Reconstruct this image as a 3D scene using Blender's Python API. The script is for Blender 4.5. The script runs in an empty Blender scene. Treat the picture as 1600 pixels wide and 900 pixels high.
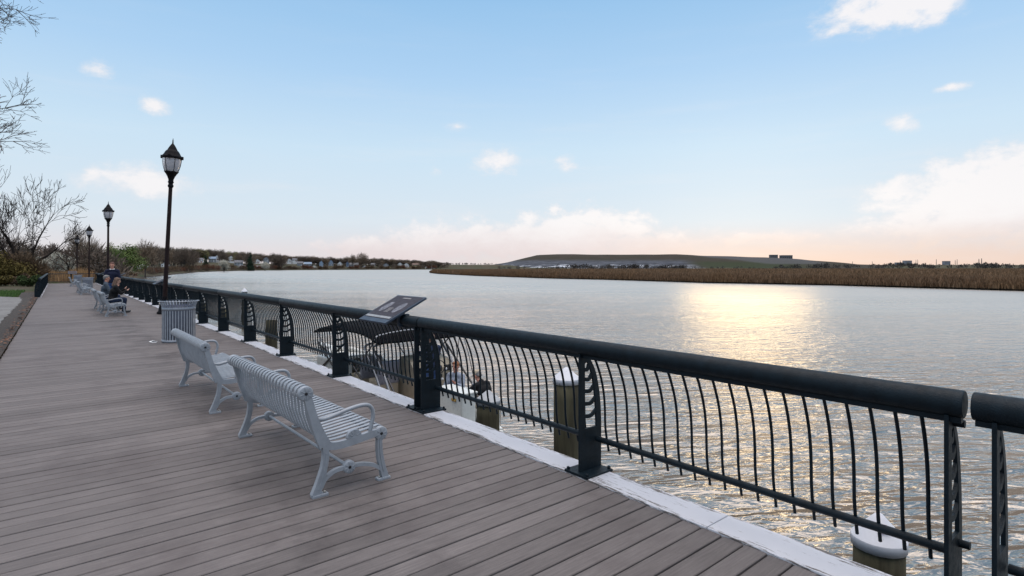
import bpy, bmesh, math, random
import numpy as np
from mathutils import Vector, Matrix, noise as mnoise

C = bpy.context
SC = C.scene
COL = SC.collection
R = math.radians
PI = math.pi

# ------------------------------------------------------------------ basics
ROT = math.atan2(.6376, .7704)          # boardwalk frame: x = towards the river, y = along the railing (away), z up
OX, OY = .531, 4.351
cR, sR = math.cos(ROT), math.sin(ROT)
CAMZ = 1.64
FPX = 860.0
WATER = -2.3

def B(u, t, z=0.0):
    return Vector((OX + u*cR - t*sR, OY + u*sR + t*cR, z))

def ray(px, Y):
    return (px-800)/FPX*Y

def tag(o, label=None, cat=None, group=None, kind=None):
    if label: o['label'] = label
    if cat: o['category'] = cat
    if group: o['group'] = group
    if kind: o['kind'] = kind
    return o

def thing(name, loc, rotz, label, cat, group=None):
    o = bpy.data.objects.new(name, None)
    COL.objects.link(o)
    o.location = loc
    o.rotation_euler = (0, 0, rotz)
    o.empty_display_size = .1
    return tag(o, label, cat, group)

def copy_tree(o, parent=None):
    c = o.copy()
    COL.objects.link(c)
    if parent is not None: c.parent = parent
    for ch in list(o.children):
        copy_tree(ch, c)
    return c

class MB:
    def __init__(s):
        s.v = []; s.f = []; s.sm = []
    def add(s, vs, fs, smooth=False):
        n = len(s.v)
        s.v.extend([tuple(v) for v in vs])
        for f in fs:
            s.f.append([i+n for i in f]); s.sm.append(smooth)
    def box(s, c, size, M=None):
        x, y, z = [d/2 for d in size]
        vs = [Vector((sx*x, sy*y, sz*z)) for sx in (-1, 1) for sy in (-1, 1) for sz in (-1, 1)]
        if M is not None: vs = [M @ v for v in vs]
        c = Vector(c)
        s.add([v+c for v in vs], [(0,1,3,2),(4,6,7,5),(0,4,5,1),(2,3,7,6),(0,2,6,4),(1,5,7,3)])
    def cbox(s, c, size, b=.006, M=None):
        """box with chamfered edges"""
        bm = bmesh.new()
        bmesh.ops.create_cube(bm, size=1)
        for v in bm.verts: v.co = Vector((v.co.x*size[0], v.co.y*size[1], v.co.z*size[2]))
        bmesh.ops.bevel(bm, geom=bm.edges[:], offset=b, segments=2, affect='EDGES', profile=.6)
        s.bm(bm, c, M)
    def bm(s, bm, c=(0,0,0), M=None, smooth=False):
        bm.verts.index_update()
        c = Vector(c)
        vs = [((M @ v.co) if M is not None else v.co)+c for v in bm.verts]
        s.add(vs, [[v.index for v in f.verts] for f in bm.faces], smooth)
        bm.free()
    def tube(s, pts, r, seg=8, caps=True, smooth=True):
        pts = [Vector(p) for p in pts]
        rs = r if isinstance(r, (list, tuple)) else [r]*len(pts)
        vs = []; fs = []
        prev = None
        n = len(pts)
        for i, p in enumerate(pts):
            a = pts[max(0, i-1)]; b = pts[min(n-1, i+1)]
            t = (b-a)
            if t.length < 1e-9: t = Vector((0,0,1))
            t.normalize()
            if prev is None:
                up = Vector((0,0,1)) if abs(t.z) < .9 else Vector((1,0,0))
                x = t.cross(up).normalized()
            else:
                x = prev - t*prev.dot(t)
                if x.length < 1e-6: x = t.orthogonal()
                x.normalize()
            prev = x
            y = t.cross(x)
            for k in range(seg):
                a_ = 2*PI*k/seg
                vs.append(p + (x*math.cos(a_)+y*math.sin(a_))*rs[i])
        for i in range(n-1):
            for k in range(seg):
                k2 = (k+1) % seg
                fs.append((i*seg+k, i*seg+k2, (i+1)*seg+k2, (i+1)*seg+k))
        s.add(vs, fs, smooth)
        if caps:
            s.add(vs[:seg], [tuple(range(seg))[::-1]])
            s.add(vs[-seg:], [tuple(range(seg))])
    def lathe(s, prof, seg=24, c=(0,0,0), smooth=True):
        """profile of (r, z)"""
        vs = []; fs = []
        c = Vector(c)
        for (r, z) in prof:
            for k in range(seg):
                a = 2*PI*k/seg
                vs.append(c+Vector((r*math.cos(a), r*math.sin(a), z)))
        for i in range(len(prof)-1):
            for k in range(seg):
                k2 = (k+1) % seg
                fs.append((i*seg+k, i*seg+k2, (i+1)*seg+k2, (i+1)*seg+k))
        s.add(vs, fs, smooth)
    def disc_y(s, x, z, y0, y1, r, seg=20, dome=0.0):
        """disc whose axis is local y"""
        m = MB()
        prof = [(.0005, y0-dome), (r*.55, y0-dome*.8), (r*.93, y0), (r, y0+.003), (r, y1-.003), (r*.93, y1), (r*.55, y1+dome*.8), (.0005, y1+dome)]
        m.lathe(prof, seg)
        s.add([Vector((x+v[0], v[2], z-v[1])) for v in m.v], m.f, True)
    def bar2d(s, path, w, y0, y1, bev=.0):
        """flat bar following a path in the x-z plane, width w (list or number), thick from y0 to y1"""
        n = len(path)
        ws = w if isinstance(w, (list, tuple)) else [w]*n
        vs = []
        for i, (x, z) in enumerate(path):
            a = path[max(0, i-1)]; b = path[min(n-1, i+1)]
            tx, tz = b[0]-a[0], b[1]-a[1]
            L = math.hypot(tx, tz) or 1
            nx, nz = -tz/L, tx/L
            h = ws[i]/2
            vs += [(x+nx*h, y0, z+nz*h), (x-nx*h, y0, z-nz*h), (x-nx*h, y1, z-nz*h), (x+nx*h, y1, z+nz*h)]
        fs = []
        for i in range(n-1):
            for k in range(4):
                k2 = (k+1) % 4
                fs.append((i*4+k, i*4+k2, (i+1)*4+k2, (i+1)*4+k))
        fs.append((3,2,1,0)); fs.append(tuple((n-1)*4+k for k in range(4)))
        s.add(vs, fs)
    def prism(s, poly, a0, a1, axis='y'):
        """outline extruded along an axis; poly given in the other two axes in order"""
        n = len(poly)
        def P(p, a):
            if axis == 'y': return (p[0], a, p[1])
            if axis == 'x': return (a, p[0], p[1])
            return (p[0], p[1], a)
        vs = [P(p, a0) for p in poly]+[P(p, a1) for p in poly]
        fs = [tuple(range(n)), tuple(range(2*n-1, n-1, -1))]
        fs += [(i, (i+1) % n+0, (i+1) % n+n, i+n) for i in range(n)]
        s.add(vs, fs)
    def ball(s, c, r, seg=12, rings=8, M=None):
        r = r if isinstance(r, (tuple, list)) else (r, r, r)
        bm = bmesh.new()
        bmesh.ops.create_uvsphere(bm, u_segments=seg, v_segments=rings, radius=1)
        for v in bm.verts: v.co = Vector((v.co.x*r[0], v.co.y*r[1], v.co.z*r[2]))
        s.bm(bm, c, M, True)
    def capsule(s, a, ra, b, rb, seg=12):
        a = Vector(a); b = Vector(b)
        t = (b-a); L = t.length
        t = t.normalized() if L > 1e-6 else Vector((0,0,1))
        pts = []; rs = []
        for k in range(4):
            q = PI/2*(1-k/3.0)
            pts.append(a - t*ra*math.sin(q)); rs.append(max(ra*math.cos(q), .0008))
        for k in range(4):
            q = PI/2*(k/3.0)
            pts.append(b + t*rb*math.sin(q)); rs.append(max(rb*math.cos(q), .0008))
        s.tube(pts, rs, seg)
    def mesh(s, name):
        me = bpy.data.meshes.new(name)
        me.from_pydata(s.v, [], s.f)
        me.polygons.foreach_set('use_smooth', s.sm)
        me.update()
        return me
    def build(s, name, m, parent=None, loc=None, fix=True):
        me = s.mesh(name)
        if fix:
            bm = bmesh.new(); bm.from_mesh(me)
            bmesh.ops.recalc_face_normals(bm, faces=bm.faces[:])
            bm.to_mesh(me); bm.free()
        return link(name, me, m, parent, loc)

def link(name, me, m, parent=None, loc=None):
    if m is not None and not me.materials: me.materials.append(m)
    o = bpy.data.objects.new(name, me)
    COL.objects.link(o)
    if parent is not None: o.parent = parent
    if loc is not None: o.location = loc
    return o

def smoothpath(pts, n=8):
    """Catmull-Rom through the points"""
    P = [Vector(p) for p in pts]
    P = [P[0]*2-P[1]]+P+[P[-1]*2-P[-2]]
    out = []
    for i in range(1, len(P)-2):
        for k in range(n):
            t = k/n
            a, b, c, d = P[i-1], P[i], P[i+1], P[i+2]
            out.append(.5*((2*b)+(c-a)*t+(2*a-5*b+4*c-d)*t*t+(3*b-a-3*c+d)*t**3))
    out.append(P[-2])
    return out

def sp2(pts, n=8):
    return [(p.x, p.y) for p in smoothpath([(a, b, 0) for a, b in pts], n)]

# ------------------------------------------------------------------ materials
class N:
    """tiny node helper"""
    def __init__(s, tree): s.t = tree; s.n = tree.nodes; s.l = tree.links
    def new(s, typ, **kw):
        n = s.n.new(typ)
        for k, v in kw.items(): setattr(n, k, v)
        return n
    def put(s, n, key, v):
        if v is None: return
        if isinstance(v, bpy.types.NodeSocket): s.l.new(v, n.inputs[key])
        else: n.inputs[key].default_value = v
    def math(s, op, a, b=None, c=None, clamp=False):
        n = s.new('ShaderNodeMath', operation=op, use_clamp=clamp)
        s.put(n, 0, a); s.put(n, 1, b)
        if c is not None: s.put(n, 2, c)
        return n.outputs[0]
    def noise(s, vec, scale, detail=4, rough=.55, dist=0.0):
        n = s.new('ShaderNodeTexNoise')
        s.put(n, 'Vector', vec); s.put(n, 'Scale', scale); s.put(n, 'Detail', detail); s.put(n, 'Roughness', rough); s.put(n, 'Distortion', dist)
        return n.outputs['Fac']
    def mapr(s, v, a, b, c=0.0, d=1.0, smooth=False):
        n = s.new('ShaderNodeMapRange')
        if smooth: n.interpolation_type = 'SMOOTHSTEP'
        s.put(n, 0, v); s.put(n, 1, a); s.put(n, 2, b); s.put(n, 3, c); s.put(n, 4, d)
        return n.outputs[0]
    def mix(s, f, a, b, mode='MIX'):
        n = s.new('ShaderNodeMix', data_type='RGBA', blend_type=mode)
        s.put(n, 0, f)
        for k, v in ((6, a), (7, b)):
            if isinstance(v, bpy.types.NodeSocket): s.l.new(v, n.inputs[k])
            else: n.inputs[k].default_value = (v[0], v[1], v[2], 1)
        return n.outputs[2]
    def mapping(s, vec, scale=(1,1,1), loc=(0,0,0), rot=(0,0,0)):
        n = s.new('ShaderNodeMapping')
        s.put(n, 'Vector', vec); s.put(n, 'Scale', scale); s.put(n, 'Location', loc); s.put(n, 'Rotation', rot)
        return n.outputs[0]
    def bump(s, h, strength=.3, dist=.01, normal=None):
        n = s.new('ShaderNodeBump')
        s.put(n, 'Height', h); s.put(n, 'Strength', strength); s.put(n, 'Distance', dist); s.put(n, 'Normal', normal)
        return n.outputs[0]

def newmat(name):
    m = bpy.data.materials.new(name)
    m.use_nodes = True
    t = m.node_tree
    b = t.nodes['Principled BSDF']
    return m, N(t), b

def mat(name, col, rough=.6, metal=0.0, var=.18, scale=5.0, bump=0.0, bscale=60.0, spec=.5, tint=None, island=0.0, stretch=(1,1,1), wear=None):
    m, n, b = newmat(name)
    co = n.new('ShaderNodeTexCoord').outputs['Object']
    co = n.mapping(co, stretch)
    f = n.noise(co, scale, 6, .6)
    f = n.mapr(f, .3, .7)
    lo = [c*(1-var) for c in col]
    hi = list(tint) if tint else [min(1, c*(1+var)) for c in col]
    c = n.mix(f, lo, hi)
    if island:
        g = n.new('ShaderNodeNewGeometry').outputs['Random Per Island']
        k = n.mapr(g, 0, 1, 1-island, 1+island)
        hsv = n.new('ShaderNodeHueSaturation')
        n.put(hsv, 'Value', k); n.put(hsv, 'Color', c)
        c = hsv.outputs[0]
    if wear:
        wf = n.mapr(n.noise(co, wear[1], 8, .7), wear[2], wear[2]+.08)
        c = n.mix(wf, c, wear[0])
    n.put(b, 'Base Color', c)
    n.put(b, 'Roughness', n.mapr(n.noise(co, scale*2.3, 5), .3, .7, max(0, rough-.08), min(1, rough+.1)))
    b.inputs['Metallic'].default_value = metal
    b.inputs['Specular IOR Level'].default_value = spec
    if bump:
        n.put(b, 'Normal', n.bump(n.noise(co, bscale, 6, .6), bump, .01))
    return m

M = {}
M['rail'] = mat('rail_paint', (.0042, .0098, .0145), .48, 0, .35, 14, .3, 120, .20, wear=((.03, .028, .028), 26, .68))
M['steel'] = mat('bench_paint', (.285, .305, .332), .40, .1, .14, 9, .15, 200, .4, wear=((.15, .155, .16), 30, .66))
M['bolt'] = mat('bolt_steel', (.35, .33, .30), .45, .8, .3, 30)
M['lamp'] = mat('lamp_paint', (.006, .0055, .007), .55, 0, .35, 9, .2, 80, .1)
M['lamp_pole'] = mat('lamp_pole_paint', (.019, .010, .010), .5, 0, .3, 5, .2, 80, .15)
M['can'] = mat('can_paint', (.255, .275, .31), .42, .1, .14, 12, .1, 140)
M['liner'] = mat('can_liner', (.022, .034, .085), .5, 0, .2, 6)
M['rust'] = mat('rust', (.20, .09, .05), .8, 0, .4, 40)
M['pile'] = mat('pile_wood', (.060, .050, .036), .9, 0, .5, 7, .8, 40, .2, tint=(.118, .104, .062), stretch=(1, 1, .12))
M['cap'] = mat('pile_cap', (.60, .60, .63), .5, 0, .05, 8, .15, 60, wear=((.30, .30, .31), 12, .62))
M['capgrey'] = mat('pile_cap_grey', (.36, .37, .38), .55, 0, .2, 8, .15, 60)
M['red'] = mat('red_marking', (.45, .12, .16), .6, 0, .2, 30)
M['panel'] = mat('panel_print', (.040, .031, .036), .5, 0, .2, 12, spec=.15)
M['panelpic'] = mat('panel_picture', (.15, .145, .16), .5, 0, .9, 40, spec=.2)
M['panelline'] = mat('panel_text', (.34, .31, .29), .4, 0, .3, 60)
M['panelband'] = mat('panel_band', (.27, .26, .25), .35, 0, .3, 30)
M['panelframe'] = mat('panel_frame', (.045, .06, .085), .45, .2, .2, 10, spec=.3)
M['paper'] = mat('paper', (.8, .8, .8), .7)
M['gel'] = mat('boat_gelcoat', (.62, .62, .58), .3, 0, .06, 3)
M['tan'] = mat('boat_tan', (.40, .34, .25), .5, 0, .15, 6, .1, 60)
M['teak'] = mat('boat_floor', (.30, .19, .115), .6, 0, .3, 5, .2, 40)
M['canvas'] = mat('canvas_black', (.006, .006, .008), .9, 0, .3, 5, .3, 80, .08)
M['alu'] = mat('aluminium', (.24, .245, .26), .4, .6, .1, 20)
M['greyvinyl'] = mat('grey_vinyl', (.24, .24, .28), .5, 0, .2, 12)
M['black'] = mat('black_plastic', (.012, .012, .014), .4, 0, .2, 20)
M['skin'] = mat('skin', (.48, .27, .20), .5, 0, .1, 20)
M['concrete'] = mat('concrete', (.35, .34, .32), .85, 0, .2, 4, .3, 40)

def cloth(name, col): return mat(name, col, .85, 0, .25, 14, .35, 90, .2)
def paint(name, col, r=.6): return mat(name, col, r, 0, .12, 2)

# ------------------------------------------------------------------ camera
cam = bpy.data.cameras.new('camera')
cam.sensor_width = 36
cam.lens = 36*FPX/1600
cam.shift_y = -32/1600
cam.clip_start = .05
cam.clip_end = 30000
co = bpy.data.objects.new('camera', cam)
co.location = (0, 0, CAMZ)
co.rotation_euler = (PI/2, 0, 0)
COL.objects.link(co)
SC.camera = co

# ------------------------------------------------------------------ light and sky
SUN_AZ, SUN_EL = R(23), R(9)
w = bpy.data.worlds.new('World')
SC.world = w
w.use_nodes = True
n = N(w.node_tree)
bg = w.node_tree.nodes['Background']
sky = n.new('ShaderNodeTexSky', sky_type='NISHITA')
sky.sun_disc = False
sky.sun_elevation = SUN_EL
sky.sun_rotation = SUN_AZ
sky.altitude = 10
sky.air_density = 1.0
sky.dust_density = .8
sky.ozone_density = 2.5
gen = n.new('ShaderNodeTexCoord').outputs['Generated']
nrm = n.new('ShaderNodeVectorMath', operation='NORMALIZE'); n.put(nrm, 0, gen)
dirv = nrm.outputs[0]
sep = n.new('ShaderNodeSeparateXYZ'); n.put(sep, 0, dirv)
az = n.math('ARCTAN2', sep.outputs[0], sep.outputs[1])
el = n.math('ARCSINE', sep.outputs[2])

def srgb(*c): return tuple(((x/255+.055)/1.055)**2.4 if x/255 > .04045 else x/255/12.92 for x in c)
ramp = n.new('ShaderNodeValToRGB')
n.put(ramp, 0, n.mapr(el, 0, PI/2))
cr = ramp.color_ramp
stops = [(0, srgb(230, 221, 220)), (.022, srgb(227, 225, 230)), (.052, srgb(220, 232, 242)), (.13, srgb(205, 229, 247)), (.21, srgb(176, 212, 245)), (.31, srgb(146, 194, 236)), (.5, srgb(112, 166, 220)), (1, srgb(80, 130, 196))]
while len(cr.elements) < len(stops): cr.elements.new(.5)
for e, (p, c) in zip(cr.elements, stops):
    e.position = p; e.color = (*c, 1)
# warm evening glow low over the horizon on the sunward side
glow = n.math('MULTIPLY', n.mapr(el, R(.2), R(4.4), 1, 0, True), n.mapr(az, R(-6), R(24), .08, 1, True))
glow = n.math('MULTIPLY', glow, n.mapr(n.math('ABSOLUTE', n.math('SUBTRACT', az, R(35))), R(40), R(110), 1, .25, True))
grad = n.mix(n.math('MULTIPLY', glow, .62), ramp.outputs[0], srgb(241, 208, 188))
# clouds, each at its own bearing and height in the sky
def azel(px, py):
    a = math.atan((px-800)/FPX)
    return a, math.atan((418-py)/FPX*math.cos(a))
CLOUDS = [(1392, 8, 130, 46, 1.0), (1450, 0, 75, 34, 1.0), (1415, 192, 30, 17, .75), (1487, 136, 26, 7, .55), (780, 250, 50, 22, .8), (885, 255, 22, 14, .6),
          (240, 168, 28, 14, .75), (158, 111, 27, 16, .6), (222, 284, 95, 29, .72), (145, 272, 22, 18, .62), (680, 265, 14, 8, .4), (714, 200, 17, 7, .4),
          (1600, 300, 190, 84, 1.5), (1490, 318, 150, 54, 1.25), (1540, 355, 280, 38, 1.2), (1400, 322, 70, 20, .7),
          (905, 366, 130, 42, 1.6), (770, 378, 170, 36, 1.5), (620, 394, 160, 26, 1.2), (1010, 382, 150, 30, 1.3), (1180, 372, 200, 15, .85), (1330, 384, 150, 8, .5), (480, 398, 160, 14, .4)]
wob = n.noise(n.mapping(dirv, (1, 1, 1.7)), 15, 10, .66, .25)
wob2 = n.noise(n.mapping(dirv, (1, 1, 2.2), (3, 1, 7)), 5, 4, .5)
dstx = n.math('MULTIPLY', n.math('SUBTRACT', n.noise(n.mapping(dirv, (1, 1, 1.4), (9, 4, 2)), 26, 5, .6), .5), 1.5)
dsty = n.math('MULTIPLY', n.math('SUBTRACT', n.noise(n.mapping(dirv, (1, 1, 1.4), (2, 8, 5)), 24, 5, .6), .5), 1.7)
acc = None
for (px, py, rx, ry, k) in CLOUDS:
    a0, e0 = azel(px, py)
    a1, _ = azel(px+rx, py); a2, _ = azel(px-rx, py)
    ra = abs(a1-a2)/2
    re = abs(azel(px, py-ry)[1]-azel(px, py+ry)[1])/2
    dx = n.math('DIVIDE', n.math('SUBTRACT', az, a0), ra)
    dy = n.math('DIVIDE', n.math('SUBTRACT', el, e0), re)
    kx = min(1.0, 45/rx)*.6+.4
    dx = n.math('ADD', dx, n.math('MULTIPLY', dstx, kx)); dy = n.math('ADD', dy, dsty)
    d2 = n.math('ADD', n.math('MULTIPLY', dx, dx), n.math('MULTIPLY', dy, dy))
    v = n.math('MULTIPLY', n.math('SUBTRACT', 1.15, n.math('SQRT', d2)), k)
    acc = v if acc is None else n.math('MAXIMUM', acc, v)
pert = n.math('ADD', n.math('MULTIPLY', n.math('SUBTRACT', wob, .5), 2.3), n.math('MULTIPLY', n.math('SUBTRACT', wob2, .5), .9))
dens = n.math('ADD', acc, pert)
gate = n.mapr(acc, -.25, .35, 0, 1, True)
cm = n.math('MULTIPLY', n.mapr(dens, -.10, .92, 0, 1, True), gate)
# thin scattered veil and a few streaks over the warm horizon
veil = n.mapr(n.noise(n.mapping(dirv, (1, 1, 9)), 3.2, 6, .6), .48, .8, 0, .30, True)
veil = n.math('MULTIPLY', veil, n.mapr(el, R(2), R(26), 1, .12, True))
shade = n.mapr(n.math('ADD', el, n.math('MULTIPLY', n.math('SUBTRACT', wob, .5), .06)), R(.8), R(5.2), 0, 1, True)
ccol = n.mix(shade, srgb(231, 219, 221), srgb(250, 247, 248))
warm = n.math('MULTIPLY', n.mapr(el, R(.5), R(4.2), 1, 0, True), n.mapr(az, R(5), R(30), 0, .7, True))
ccol = n.mix(warm, ccol, srgb(240, 216, 198))
skyc = n.mix(veil, grad, srgb(236, 236, 240))
# unseen white fill in the upper sky, added to brighten the boardwalk
ovn = n.noise(n.mapping(dirv, (1, 1, 1.2), (5, 2, 1)), 2.2, 5, .6)
ov = n.mapr(el, R(34), R(62), 0, 1, True)
ov = n.math('MULTIPLY', ov, n.mapr(ovn, .3, .6, .55, 1))
skyc = n.mix(ov, skyc, (3.4, 3.15, 3.05))
ccol = n.mix(n.mapr(dens, .15, .9, .45, 0, True), ccol, srgb(222, 224, 232))
skyc = n.mix(n.math('MULTIPLY', cm, .95), skyc, ccol)
# blend the physical sky with the evening gradient, in the background's own scale
STR = .12
scl = n.new('ShaderNodeVectorMath', operation='SCALE'); n.put(scl, 0, skyc); scl.inputs['Scale'].default_value = 1/STR
fin = n.mix(.97, sky.outputs[0], scl.outputs[0])
n.put(bg, 'Color', fin)
bg.inputs['Strength'].default_value = STR

sun = bpy.data.lights.new('sun', 'SUN')
sun.energy = .115
sun.angle = R(12)
sun.color = (1, .70, .34)
so = bpy.data.objects.new('sun', sun)
so.rotation_euler = Vector((math.sin(SUN_AZ)*math.cos(SUN_EL), math.cos(SUN_AZ)*math.cos(SUN_EL), math.sin(SUN_EL))).to_track_quat('Z', 'Y').to_euler()
COL.objects.link(so)

SC.view_settings.view_transform = 'Standard'
SC.view_settings.look = 'None'
SC.view_settings.exposure = 0
SC.view_settings.gamma = 1
SC.render.engine = 'CYCLES'
SC.cycles.max_bounces = 6
SC.cycles.caustics_reflective = False
SC.cycles.caustics_refractive = False
SC.cycles.sample_clamp_indirect = 4
SC.cycles.use_denoising = True

# ------------------------------------------------------------------ river
def water_mat():
    m, n, b = newmat('river_water')
    co = n.new('ShaderNodeTexCoord').outputs['Object']
    rot = n.mapping(co, (1, 1, 1), (0, 0, 0), (0, 0, R(-10)))
    a = n.noise(n.mapping(rot, (.36, 1.25, 1)), 1.45, 2, .5, .6)
    c = n.noise(n.mapping(rot, (.75, 1.9, 1), (4, 9, 0), (0, 0, R(20))), 2.6, 2, .5, .5)
    s = n.noise(n.mapping(rot, (.3, .7, 1), (14, 3, 0)), .22, 3, .5)
    h = n.math('ADD', n.math('MULTIPLY', a, 1.0), n.math('MULTIPLY', c, .34))
    e_ = n.noise(n.mapping(rot, (.8, 2.0, 1), (1, 5, 0), (0, 0, R(-15))), 5.2, 3, .6, .3)
    h = n.math('ADD', h, n.math('MULTIPLY', e_, .07))
    h = n.math('ADD', h, n.math('MULTIPLY', s, 1.5))
    # open water away from the boardwalk is ruffled finer than the sheltered water beside it
    sp_ = n.new('ShaderNodeSeparateXYZ'); n.put(sp_, 0, co)
    off = n.math('ADD', n.math('MULTIPLY', sp_.outputs[0], cR), n.math('MULTIPLY', sp_.outputs[1], sR))
    wind = n.mapr(n.noise(n.mapping(co, (.012, .05, 1)), 1.0, 4, .6), .35, .65, -.05, .05)
    rough = n.math('ADD', n.mapr(off, 6, 90, .05, .36), wind, clamp=True)
    n.put(b, 'Normal', n.bump(h, 1.0, n.math('MULTIPLY', n.mapr(off, 10, 120, .32, .12), n.mapr(n.noise(n.mapping(rot, (.5, 1.4, 1), (3, 3, 0)), .16, 4, .6), .32, .68, .55, 1.45))))
    big = n.noise(n.mapping(co, (.25, 1, 1)), .035, 4, .6)
    n.put(b, 'Base Color', n.mix(big, (.076, .068, .054), (.112, .099, .078)))
    n.put(b, 'Roughness', n.math('MAXIMUM', rough, .03))
    b.inputs['IOR'].default_value = 1.4
    gl = n.new('ShaderNodeBsdfGlossy')
    n.put(gl, 'Color', (1.0, .905, .80, 1)); n.put(gl, 'Roughness', n.math('MAXIMUM', rough, .03))
    m.node_tree.links.new(b.inputs['Normal'].links[0].from_socket, gl.inputs['Normal'])
    mx = n.new('ShaderNodeMixShader'); n.put(mx, 0, n.mapr(off, 4, 60, .24, .48))
    m.node_tree.links.new(b.outputs[0], mx.inputs[1]); m.node_tree.links.new(gl.outputs[0], mx.inputs[2])
    m.node_tree.links.new(mx.outputs[0], m.node_tree.nodes['Material Output'].inputs['Surface'])
    return m
mb = MB()
mb.add([(-6000, -300, WATER), (6000, -300, WATER), (6000, 9000, WATER), (-6000, 9000, WATER)], [(0, 1, 2, 3)])
tag(mb.build('river', water_mat()), kind='structure')

# ------------------------------------------------------------------ land (one sheet with the river bank in it)
SHORE = [B(-3.2, -60), B(-3.2, 76), Vector((-62, 84, 0)), Vector((-95, 130, 0)), Vector((-140, 205, 0)), Vector((-193, 308, 0)), Vector((-259, 446, 0)),
         Vector((-302, 565, 0)), Vector((-330, 700, 0)), Vector((-319, 807, 0)), Vector((-263, 941, 0)), Vector((-160, 1059, 0)), Vector((0, 1120, 0)), Vector((300, 1150, 0)), Vector((6000, 1300, 0))]
SP = np.array([(p.x, p.y) for p in SHORE])
def shore_dist(x, y):
    """signed distance to the shoreline, positive on land"""
    x = np.atleast_1d(np.asarray(x, float)); y = np.atleast_1d(np.asarray(y, float))
    best = np.full(x.shape, 1e9); sign = np.ones(x.shape)
    for (ax, ay), (bx, by) in zip(SP[:-1], SP[1:]):
        dx, dy = bx-ax, by-ay
        L2 = dx*dx+dy*dy
        t = np.clip(((x-ax)*dx+(y-ay)*dy)/L2, 0, 1)
        qx, qy = ax+t*dx, ay+t*dy
        d = np.hypot(x-qx, y-qy)
        cr_ = dx*(y-ay)-dy*(x-ax)
        upd = d < best-1e-9
        best = np.where(upd, d, best); sign = np.where(upd, np.sign(cr_), sign)
    return best*sign
def sst(a, b, v):
    t = np.clip((v-a)/(b-a), 0, 1)
    return t*t*(3-2*t)
def land_z(x, y):
    x = np.atleast_1d(np.asarray(x, float)); y = np.atleast_1d(np.asarray(y, float))
    d = shore_dist(x, y)
    far = sst(90, 240, y)
    edge = .8*(1-far)+5*far
    z = WATER-1.2 + (1.2+2.24-.9*far)*sst(-edge, edge*.6, d)
    z = z + far*(13*sst(12, 170, d))*(1-.30*sst(700, 1000, y))
    wob = .10*np.sin(x*.31+y*.17)*np.sin(y*.23-x*.11)*sst(4, 14, d)
    return z+wob
def lz(x, y): return float(land_z(x, y)[0])

def axis(knots):
    out = []
    for (a, b, s) in knots:
        k = max(1, int(round((b-a)/s)))
        out += [a+(b-a)*i/k for i in range(k)]
    out.append(knots[-1][1])
    return out
gx = axis([(-6000, -1000, 500), (-1000, -420, 40), (-420, -120, 10), (-120, -60, 3), (-60, 0, 1), (0, 60, 4), (60, 400, 20), (400, 6000, 400)])
gy = axis([(-80, -10, 5), (-10, 90, 1), (90, 240, 5), (240, 1250, 10), (1250, 2000, 75), (2000, 9000, 500)])
GX, GY = np.meshgrid(gx, gy)
GZ = land_z(GX.ravel(), GY.ravel())
nx, ny = len(gx), len(gy)
verts = np.column_stack([GX.ravel(), GY.ravel(), GZ])
keep = GZ > WATER-1.19
K = keep.reshape(ny, nx)
faces = []
for j in range(ny-1):
    for i in range(nx-1):
        if K[j, i] or K[j, i+1] or K[j+1, i] or K[j+1, i+1]:
            faces.append((j*nx+i, j*nx+i+1, (j+1)*nx+i+1, (j+1)*nx+i))
me = bpy.data.meshes.new('ground')
me.from_pydata(verts.tolist(), [], faces)
me.polygons.foreach_set('use_smooth', [True]*len(faces))
def ground_mat():
    m, n, b = newmat('ground_soil')
    co = n.new('ShaderNodeTexCoord').outputs['Object']
    f1 = n.noise(co, .35, 6, .65); f2 = n.noise(co, 5, 5, .6); f3 = n.noise(co, .05, 4, .5)
    c = n.mix(n.mapr(f2, .3, .7), (.045, .036, .024), (.085, .066, .042))
    c = n.mix(n.mapr(f1, .45, .6), c, (.035, .050, .016))
    c = n.mix(n.mapr(f3, .5, .62), c, (.075, .055, .034))
    z = n.new('ShaderNodeSeparateXYZ'); n.put(z, 0, co)
    c = n.mix(n.mapr(z.outputs[2], WATER+.15, WATER+.7, 1, 0), c, (.035, .028, .022))
    n.put(b, 'Base Color', c)
    b.inputs['Roughness'].default_value = .95
    b.inputs['Specular IOR Level'].default_value = .15
    n.put(b, 'Normal', n.bump(f2, .6, .05))
    return m
tag(link('ground', me, ground_mat()), kind='structure')

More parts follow.
